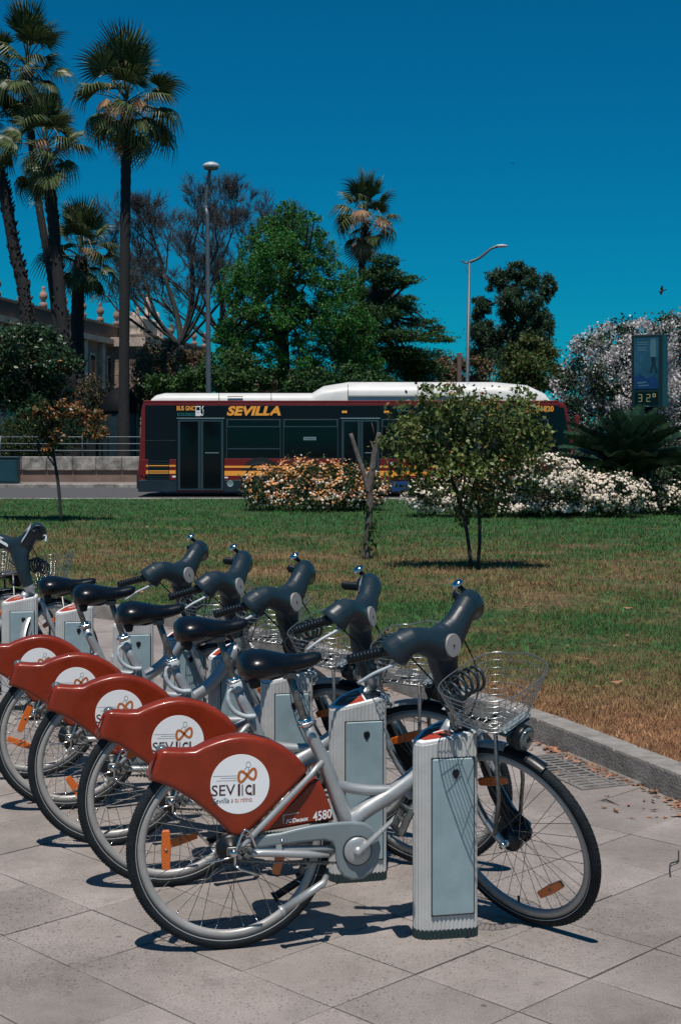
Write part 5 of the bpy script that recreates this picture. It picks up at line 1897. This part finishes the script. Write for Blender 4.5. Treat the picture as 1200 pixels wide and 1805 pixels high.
broad_tree("conifer_tree", "dark spreading evergreen with tiered boughs right of the bright green tree", 636, 64, [(634, 620), (650, 540), (672, 480)],
           [(676, 470, 26, 16), (668, 492, 46, 16), (700, 500, 34, 12), (650, 520, 46, 20), (710, 522, 26, 10), (690, 545, 60, 16), (655, 565, 52, 26), (735, 566, 40, 8), (765, 578, 20, 6), (700, 590, 70, 14), (765, 602, 36, 7), (715, 498, 26, 7), (660, 615, 66, 30), (725, 630, 60, 22), (690, 655, 80, 28), (620, 610, 40, 40), (750, 655, 40, 22)],
           52000, .15, ["leaf_dark", "leaf_mid"], .32, depth=1.0, spread=1.6, sub=30, sigma=.18, hollow=.35, aspect=.3, probs=[.5, .5], group="trees behind the bus")
broad_tree("eucalyptus_tree", "tall dark blue green tree with drooping foliage beside the curved lamp", 898, 90, [(897, 640), (900, 560), (905, 500)],
           [(908, 480, 24, 16), (880, 494, 26, 22), (932, 492, 24, 24), (958, 512, 16, 22), (905, 535, 40, 34), (850, 538, 20, 24), (956, 570, 20, 30), (845, 580, 14, 22), (870, 590, 38, 34), (930, 600, 40, 36), (850, 625, 22, 26), (900, 640, 44, 34)],
           46000, .24, ["leaf_blue", "leaf_dark"], .34, depth=1.0, spread=2.0, sub=30, sigma=.15, hollow=.4, aspect=.28, probs=[.8, .2], droop=.7, group="trees behind the bus")
broad_tree("broadleaf_tree", "olive green tree in front of the tall dark blue green tree", 932, 62, [(932, 680), (934, 630)],
           [(935, 612, 30, 22), (915, 635, 28, 24), (960, 640, 28, 28), (935, 660, 48, 30), (985, 672, 26, 24), (900, 672, 26, 20)],
           14000, .17, ["leaf_olive", "leaf_mid"], .16, depth=1.0, spread=.8, probs=[.6, .4], group="trees behind the bus")
broad_tree("broadleaf_tree", "low rusty brown tree by the brown post behind the bus roof", 800, 74, [(800, 690), (800, 660)],
           [(775, 655, 26, 24), (800, 650, 24, 22), (840, 655, 26, 22), (815, 680, 44, 24)], 8000, .17, ["leaf_dry", "leaf_olive"], .14, probs=[.6, .4], spread=.8, group="trees behind the bus")
for (base, cl, n, mats, lab, Y) in (
        (345, [(300, 676, 36, 18), (345, 668, 34, 22), (385, 668, 34, 26), (420, 655, 30, 36)], 10000, ["leaf_mid", "leaf_dark"], "green bush mass behind the rear half of the bus", 56),
        (470, [(440, 672, 34, 26), (540, 676, 38, 22), (600, 672, 40, 26), (650, 676, 40, 22)], 12000, ["leaf_dark", "leaf_mid"], "dark bush mass under the large bright green tree", 58),
        (265, [(262, 640, 20, 44), (285, 660, 36, 36), (250, 690, 20, 36), (310, 630, 26, 30), (345, 640, 24, 26)], 6500, ["leaf_dry", "leaf_olive"], "thin brown shrubbery under the bare tree", 60)):
    broad_tree("park_bush", lab, base, Y, [(base, 740), (base, 690)], cl, n, .16, mats, .10, probs=[.7, .3], spread=.8, cat="bush", sub=18)

# --- bare tree with fine twigs
def bare_tree(px, Y, seed, label, dx=0, sh=1.0):
    rd = random.Random(seed)
    b = W(px, 765, Y)
    root = empty("bare_tree", (b.x, Y, 0), label=label, cat="tree", group="trees behind the bus")
    t = MB(); tips = []
    def grow(p, d, L, r, depth):
        pts = [p]; dd = d.copy()
        n = 4
        for k in range(n):
            dd = (dd + Vector((rd.uniform(-1, 1), rd.uniform(-1, 1), rd.uniform(-.7, 1.0))) * .17).normalized()
            pts.append(pts[-1] + dd * (L / n))
        t.tube(pts, [r * (1 - .40 * k / n) for k in range(n + 1)], "bark_dark" if depth < 4 else "twig_brown", 7 if depth < 2 else (4 if depth < 4 else 3), cap=False)
        if depth >= 6:
            tips.append(pts[-1])
            for _ in range(3):
                e = (dd + Vector((rd.uniform(-1, 1), rd.uniform(-1, 1), rd.uniform(-.5, 1))) * .8).normalized()
                p0 = pts[rd.choice((1, 2, 3, 4))]
                t.tube([p0, p0 + e * rd.uniform(.2, .5)], [.0062, .004], "twig_brown", 3, cap=False)
            return
        k = 3 if depth < 5 else 4
        for i in range(k):
            s = frame(dd); a = rd.uniform(0, 6.28)
            sp = rd.uniform(.35, .80)
            nd = (dd * math.cos(sp) + (s[0] * math.cos(a) + s[1] * math.sin(a) * .75) * math.sin(sp) + Vector((0, 0, .10))).normalized()
            st = pts[-1] if i == 0 else pts[rd.choice((2, 3, 4))]
            grow(st, nd, L * rd.uniform(.54, .74), max(.0105, r * (.62 if i == 0 else .5)), depth + 1)
    o = root.location
    a = W(318 + dx, 610, Y) - o
    t.tube(curve_pts([Vector((0, 0, 0)), W(345 + dx, 680, Y) - o, W(330 + dx, 635, Y) - o, a], 4), [.24, .23, .22, .21, .2, .2, .19, .19, .18, .18, .17, .17, .17], "bark_dark", 9)
    for end, r, L in (((262, 545), .11, 2.1), ((300, 520), .12, 2.4), ((335, 545), .09, 2.0), ((225, 560), .08, 2.0), ((285, 480), .09, 1.9), ((360, 500), .07, 1.9), ((390, 470), .065, 1.9), ((250, 490), .07, 1.8), ((415, 510), .06, 1.9), ((215, 500), .06, 1.7), ((340, 450), .07, 1.6)):
        e = W(318 + dx + (end[0] - 318) * sh, 610 + (end[1] - 610) * sh, Y) - o + Vector((0, rd.uniform(-1.6, 1.6), 0))
        m = a.lerp(e, .5) + Vector((rd.uniform(-.3, .3), rd.uniform(-.3, .3), -.25))
        pts = curve_pts([a, m, e], 4)
        t.tube(pts, [r * (1.25 - .35 * i / 8) for i in range(len(pts))], "bark_dark", 7)
        grow(e, (e - m).normalized(), L, r * .82, 1)
        grow(m, ((e - m).normalized() + Vector((rd.uniform(-.9, .9), rd.uniform(-.6, .6), .3))).normalized(), L * .8, r * .5, 2)
    t.build("trunk", root)
    P = np.array([tuple(x) for x in tips]) + o
    P = P[rng.random(len(P)) < .7]; P = P + rng.normal(0, .08, P.shape)
    V, F = leaf_quads(P - np.array(o), .075, .4)
    put("buds", raw_mesh("buds", V, F, ["leaf_dry", "leaf_olive"], rng.integers(0, 2, len(P))), root)


bare_tree(352, 71, 5, "nearly leafless tree with a fan of dark branches behind the rear of the bus")
bare_tree(445, 80, 12, "paler leafless tree half hidden behind the bright green tree", 92, .85)

# --- flowering tree at the right
cl = [(1090, 600, 46, 34), (1040, 628, 44, 36), (1140, 600, 50, 38), (1190, 590, 46, 34), (1230, 620, 50, 46), (1020, 680, 44, 44), (1075, 680, 56, 54), (1140, 680, 60, 56), (1200, 690, 60, 60), (1005, 735, 36, 32), (1060, 745, 54, 34), (1130, 750, 60, 32), (1210, 752, 60, 32), (1290, 690, 60, 80), (1300, 610, 50, 50), (1030, 785, 50, 26), (1100, 795, 60, 24), (1180, 795, 60, 24), (1260, 790, 60, 30)]
ftree = broad_tree("blossom_tree", "pale lilac flowering tree behind the thermometer sign", 1120, 50, [(1118, 730), (1116, 660)], cl, 24000, .15, ["leaf_shrub", "leaf_dark"], .22, depth=.9, spread=1.0, sub=26, probs=[.7, .3])
P, O = cluster_points(px_clumps(cl, 50, .9, 1.0), 46000, 44, .15, .80)
V, F = leaf_quads(P, .084, .85, O * .9, -.15, fold=.5)
put("blossom", raw_mesh("blossom", V - np.array(ftree.location), F, ["flower_lilac"]), ftree)["kind"] = "stuff"

# --- trees on the lawn
def lawn_tree(name, label, stems, Y, clumps_px, n, size, mats, r0, group, zones=None, sub=20, sigma=.20, depth=1.0, hollow=.5, spread=.25, aspect=.5, nl=3, probs=None):
    b = W(stems[0][0][0], 765, Y)
    root = empty(name, (b.x, Y, LAWN_Z), label=label, cat="small tree", group=group)
    cl = px_clumps(clumps_px, Y, depth, spread)
    t = MB(); ends = []
    for k, st in enumerate(stems):
        pts = [W(x, y, Y) - root.location + Vector((0, (k * .08), 0)) for x, y in st]
        pts[0].z = -.02
        pts = curve_pts(pts, 4)
        t.tube(pts, [r0 * (1.3 if i == 0 else 1.0 - .4 * i / len(pts)) for i in range(len(pts))], "bark_dark", 8)
        ends.append(pts)
    for c, r in cl:
        c = Vector(c) - root.location
        pts = random.choice(ends)
        limbs(t, pts[random.randint(len(pts) // 2, len(pts) - 1)], [(c + Vector([random.uniform(-.9, .9) * q for q in r]), .002) for _ in range(nl)], r0 * .32, "bark_dark", .10, 5)
    t.build("trunk", root)
    crown("crown", root, cl, n, size, mats, sub, sigma, hollow, aspect, probs, .15, zones)
    return root


lawn_tree("orange_tree", "small twin stemmed glossy leaved tree on the lawn before the bus", [[(842, 1003), (845, 930), (838, 840), (820, 770)], [(832, 1000), (822, 930), (806, 870), (780, 800), (760, 760)]], 16.9,
          [(775, 700, 44, 26), (730, 735, 44, 34), (835, 740, 62, 42), (895, 735, 48, 36), (920, 700, 26, 18), (700, 770, 36, 30), (770, 775, 62, 44), (850, 785, 70, 50), (920, 780, 44, 38), (740, 820, 56, 42), (810, 835, 66, 46), (890, 835, 56, 40), (850, 878, 44, 26), (950, 765, 20, 20), (820, 905, 20, 20)],
          9000, .064, ["leaf_citrus", "leaf_mid", "leaf_rust"], .024, "small trees planted on the lawn", sub=24, sigma=.23, depth=1.05, spread=.22, aspect=.55, probs=[.84, .11, .05])


def rust_zone(P):
    px = P[:, 0] / P[:, 1] * FPX + 600; py = 765 - (P[:, 2] - EYE) / P[:, 1] * FPX
    k = (py - 690) / 40 + (px - 80) / 45
    return np.where(rng.random(len(P)) < np.clip(k * .55, .02, .72), 1, 0)


lawn_tree("magnolia_sapling", "thin stemmed young tree on the lawn at left, half its leaves rusty", [[(108, 922), (104, 860), (94, 790), (92, 720)]], 26.0,
          [(20, 610, 50, 40), (70, 605, 40, 32), (100, 640, 34, 30), (30, 670, 60, 40), (85, 680, 42, 36), (-20, 650, 50, 60), (130, 640, 16, 14), (20, 705, 36, 24), (60, 720, 36, 20), (110, 720, 40, 22), (150, 735, 30, 16), (165, 760, 24, 16), (100, 765, 22, 20), (85, 790, 10, 10)],
          15000, .086, ["leaf_gloss", "leaf_rust"], .035, "small trees planted on the lawn", zones=rust_zone, sub=22, sigma=.20, depth=.9, spread=.4)

# pruned sapling stub with two bare arms
b = W(645, 765, 18.3)
st = empty("pruned_sapling", (b.x, 18.3, LAWN_Z), label="bare grey sapling cut back to two stubs on the lawn", cat="small tree", group="small trees planted on the lawn")
t = MB(); o = st.location
def L18(x, y, d=0.0):
    return W(x, y, 18.3) - o + Vector((0, d, 0))
t.tube(curve_pts([Vector((0, 0, -.02)), L18(647, 940), L18(652, 890), L18(650, 862)], 5), [.060, .052, .048, .046, .045, .047, .049, .046, .044, .046, .05, .048, .046, .044, .045, .044], "bark_grey", 10)
t.tube(curve_pts([L18(650, 870), L18(640, 832), L18(629, 800), L18(618, 764)], 5), [.042, .038, .036, .036, .034, .034, .034, .033, .031, .031, .030, .029, .028, .028, .026, .024], "bark_grey", 9)
t.tube(curve_pts([L18(650, 868), L18(656, 830), L18(660, 800), L18(668, 762)], 5), [.046, .044, .042, .042, .042, .043, .044, .042, .041, .040, .042, .040, .036, .034, .030, .026], "bark_grey", 9)
for a, b2, r in (((660, 806), (654, 778), .016), ((664, 790), (678, 770), .014), ((659, 770), (655, 745), .006), ((648, 930), (640, 905), .008)):
    t.tube([L18(*a), L18((a[0] + b2[0]) / 2 + 1, (a[1] + b2[1]) / 2), L18(*b2)], [r, r * .8, r * .5], "bark_grey", 6)
t.build("trunk", st)
P = np.concatenate([np.array([tuple(W(x, y, 18.25))]) + rng.normal(0, s_, (n_, 3)) for x, y, s_, n_ in ((655, 930, .05, 60), (652, 960, .045, 50), (648, 900, .03, 26), (640, 1000, .06, 50), (662, 915, .03, 20))])
V, F = leaf_quads(P - np.array(o), .055, .5)
put("leaf_sprouts", raw_mesh("leaf_sprouts", V, F, ["leaf_mid"]), st)["kind"] = "stuff"

# --- flower beds
def flower_shrub(label, Y, base_y, clumps_px, nleaf, nfl, fmat, fs, group="flowering shrubs before the road", fmats=None):
    cx = sum(c[0] for c in clumps_px) / len(clumps_px)
    b = W(cx, 765, Y)
    root = empty("flowering_shrub", (b.x, Y, LAWN_Z), label=label, cat="shrub", group=group)
    cl = px_clumps(clumps_px, Y, 1.3, .35)
    t = MB()
    for c, r in cl:
        c = Vector(c) - root.location
        for _ in range(7):
            limbs(t, (c.x + random.uniform(-.25, .25), c.y + random.uniform(-.2, .2), -.02), [(c + Vector([random.uniform(-.8, .8) * q for q in r]), .003)], .010, "bark_dark", .1, 4)
    t.build("stems", root)
    crown("foliage", root, cl, nleaf, .055, ["leaf_shrub", "leaf_mid"], 30, .20, .55, .55, [.8, .2], .0)
    # flower heads: small domes on the outside of the foliage
    P, O = cluster_points(cl, nfl, 60, .12, .92)
    keep = (P[:, 2] > LAWN_Z + .10)
    P, O = P[keep], O[keep]
    up = unit(O + np.array([0, -.25, .45]))
    n = len(P); s = unit(np.cross(up, rng.normal(size=(n, 3)))); q = np.cross(up, s)
    rad = (fs * rng.uniform(.6, 1.25, n))[:, None]
    V = np.zeros((n, 7, 3))
    for k in range(6):
        w = math.pi * k / 3
        V[:, k] = P + (s * math.cos(w) + q * math.sin(w)) * rad
    V[:, 6] = P + up * rad * .75
    F = np.array([(k, (k + 1) % 6, 6) for k in range(6)])
    FF = (np.arange(n)[:, None, None] * 7 + F[None]).reshape(-1, 3)
    mats = fmats or [fmat]
    pick = rng.integers(0, len(mats), n) if fmats is None else np.where(rng.random(n) < .5 + .42 * np.tanh((EYE - (0) - P[:, 2] - 1.25) * -2.2), 0, 1)
    put("flower_heads", raw_mesh("flower_heads", V.reshape(-1, 3) - np.array(root.location), FF, mats, np.repeat(pick, 6)), root)["kind"] = "stuff"
    return root


flower_shrub("rounded shrub of orange and cream flowers before the bus doors", 29.8, 900,
             [(470, 862, 40, 36), (520, 850, 46, 40), (565, 845, 46, 36), (610, 855, 46, 40), (650, 865, 36, 34), (480, 880, 40, 20), (600, 880, 60, 22), (540, 878, 50, 24)], 17000, 3000, "flower_orange", .027, fmats=["flower_orange", "flower_cream"])
flower_shrub("wide mound of cream flowers behind the small glossy tree", 27.6, 912,
             [(760, 875, 46, 30), (830, 872, 50, 36), (900, 848, 50, 40), (960, 838, 56, 36), (1020, 868, 50, 36), (1085, 868, 50, 34), (900, 890, 60, 22), (1000, 892, 60, 20), (1090, 890, 40, 18)], 20000, 6800, "flower_cream", .031)
flower_shrub("low shrub of white flowers at the right edge under the cycad", 28.2, 905, [(1160, 880, 34, 26), (1205, 876, 40, 30), (1240, 880, 40, 28)], 6000, 900, "flower_cream", .028)

# --- cycad
def pinnate(name, L, seed, n=46):
    r = random.Random(seed); b = MB()
    P = [Vector((L * f * (1 - .10 * f), 0, L * (.30 * f - .42 * f * f))) for f in [i / 10 for i in range(11)]]
    b.tube(P, [.014 - .0011 * i for i in range(11)], "cycad_leaf", 4)
    for i in range(n):
        f = .12 + .88 * i / n; k = min(9, int(f * 10)); p = P[k].lerp(P[k + 1], f * 10 - k)
        ll = .20 * L / 1.4 * math.sin(math.pi * min(.97, .12 + .80 * f)) ** .7 * r.uniform(.9, 1.1)
        for s in (-1, 1):
            d = Vector((.55, s * .8, .34)).normalized(); w = Vector((.8, -s * .55, 0)) * .016
            q = p + d * ll
            b.add([p - w, p + w, p + d * ll * .6 + w * .8, q, p + d * ll * .6 - w * .8], [(0, 1, 2, 3, 4)], "cycad_leaf")
    return b.mesh(name)


CY = [pinnate("frond", 1.75, 1, 58), pinnate("frond", 1.75, 2, 58)]
cyp = W(1105, 765, 29.4)
cy = empty("cycad", (cyp.x, 29.4, LAWN_Z), label="dark spiky cycad under the thermometer sign", cat="cycad")
t = MB(); t.tube([(0, 0, -.02), (0, 0, .35), (.02, 0, .70)], [.22, .24, .18], "bark_palm", 10); t.build("trunk", cy)
rd = random.Random(4)
for i in range(84):
    f = i / 84; a = i * 2.39996
    el = 72 - 58 * f + rd.uniform(-6, 6)
    d = Vector((math.cos(R(el)) * math.cos(a), math.cos(R(el)) * math.sin(a), math.sin(R(el)))); side = Vector((-math.sin(a), math.cos(a), 0)); up = d.cross(side)
    o = put("frond", CY[i % 2], cy)
    o.matrix_basis = Matrix.Translation((0.02, 0, .60)) @ Matrix((d, side, up)).transposed().to_4x4() @ Matrix.Scale(rd.uniform(.9, 1.15), 4)

broad_tree("park_bush", "low dark bush at the right edge between the cycad and the white flowers", 1205, 31.5, [(1205, 850)], [(1170, 838, 36, 34), (1215, 830, 40, 40), (1260, 835, 40, 40), (1130, 850, 30, 24)], 9000, .08, ["leaf_dark", "leaf_shrub"], .05, cat="bush", probs=[.5, .5], sub=40, spread=.4, z0=LAWN_Z)
broad_tree("park_bush", "low dark bush between the front of the bus and the cycad", 1030, 33, [(1030, 840)], [(1010, 835, 40, 34), (1060, 830, 44, 36), (975, 845, 26, 26)], 8000, .08, ["leaf_dark", "leaf_shrub"], .05, cat="bush", probs=[.5, .5], sub=40, spread=.4, z0=LAWN_Z)
# --- bushes behind the wall at the left
broad_tree("round_bush", "clipped round bush behind the railing at the left edge", 22, 52, [(22, 790)], [(20, 775, 40, 34, 0.0), (-20, 790, 30, 24, .3)], 9000, .09, ["leaf_dark", "leaf_olive"], .08, cat="bush", sub=60, sigma=.12, hollow=.85, probs=[.6, .4], spread=.1)
broad_tree("park_bush", "dark bush between the palm trunks behind the railing", 85, 54, [(85, 780)], [(75, 770, 40, 40), (110, 760, 30, 36), (60, 735, 26, 30)], 9000, .11, ["leaf_dark", "leaf_shrub"], .08, cat="bush", probs=[.7, .3], sub=30, spread=.5)
broad_tree("park_bush", "ragged dry shrub hanging before the palace beside the tallest palm trunk", 172, 58, [(172, 760), (180, 690)], [(165, 690, 30, 26), (250, 660, 16, 40), (175, 720, 26, 24), (240, 720, 24, 40)], 5000, .12, ["leaf_dry", "leaf_shrub"], .07, cat="bush", probs=[.5, .5], sub=26, spread=.5)

# thin overhead cables from the left towards the lamp
for k, (y0, y1, sag, lab) in enumerate(((612, 628, .35, "upper thin overhead cable crossing before the palace"), (626, 652, .45, "lower thin overhead cable crossing before the palace"))):
    a, b = W(-120, y0, 52), W(345, y1, 60)
    pts = [a.lerp(b, i / 12) - Vector((0, 0, sag * 4 * (i / 12) * (1 - i / 12))) for i in range(13)]
    o = MB().tube([p - a for p in pts], .009, "bark_dark", 4).build("overhead_cable", None, a)
    tag(o, lab, "cable")

# birds
def bird(px, py, Y, span, roll, head, label):
    p = W(px, py, Y)
    r = empty("bird", p, rz=R(head), label=label, cat="bird")
    r.rotation_euler = (R(roll), R(18), R(head))
    q = MB()
    k = span
    q.tube([(-.48 * k, 0, .02 * k), (-.30 * k, 0, .01 * k), (-.05 * k, 0, 0), (.16 * k, 0, .01 * k), (.27 * k, 0, .03 * k), (.33 * k, 0, .02 * k)], [.035 * k, .05 * k, .085 * k, .075 * k, .05 * k, .008 * k], "bird_black", 10, flat=[1.6, 1.0, 1, 1, 1, 1])
    for s in (-1, 1):
        V = [(.12 * k, s * .04 * k, .03 * k), (.16 * k, s * .22 * k, .10 * k), (.02 * k, s * .50 * k, .13 * k), (-.10 * k, s * .46 * k, .11 * k), (-.10 * k, s * .24 * k, .07 * k), (-.14 * k, s * .05 * k, .02 * k)]
        q.add(V + [(x, y, z - .012 * k) for x, y, z in V], [(0, 1, 4, 5), (1, 2, 3, 4), (11, 10, 7, 6), (10, 9, 8, 7)] + [(i, 6 + i, 6 + (i + 1) % 6, (i + 1) % 6) for i in range(6)], "bird_black")
    q.ball((.29 * k, 0, .035 * k), .055 * k, "bird_black", 8)
    q.build("body", r)


bird(1166, 513, 45, .36, 55, 200, "dark bird flying in the sky above the flowering tree")
bird(903, 288, 60, .18, 20, 30, "tiny distant bird high in the blue sky")
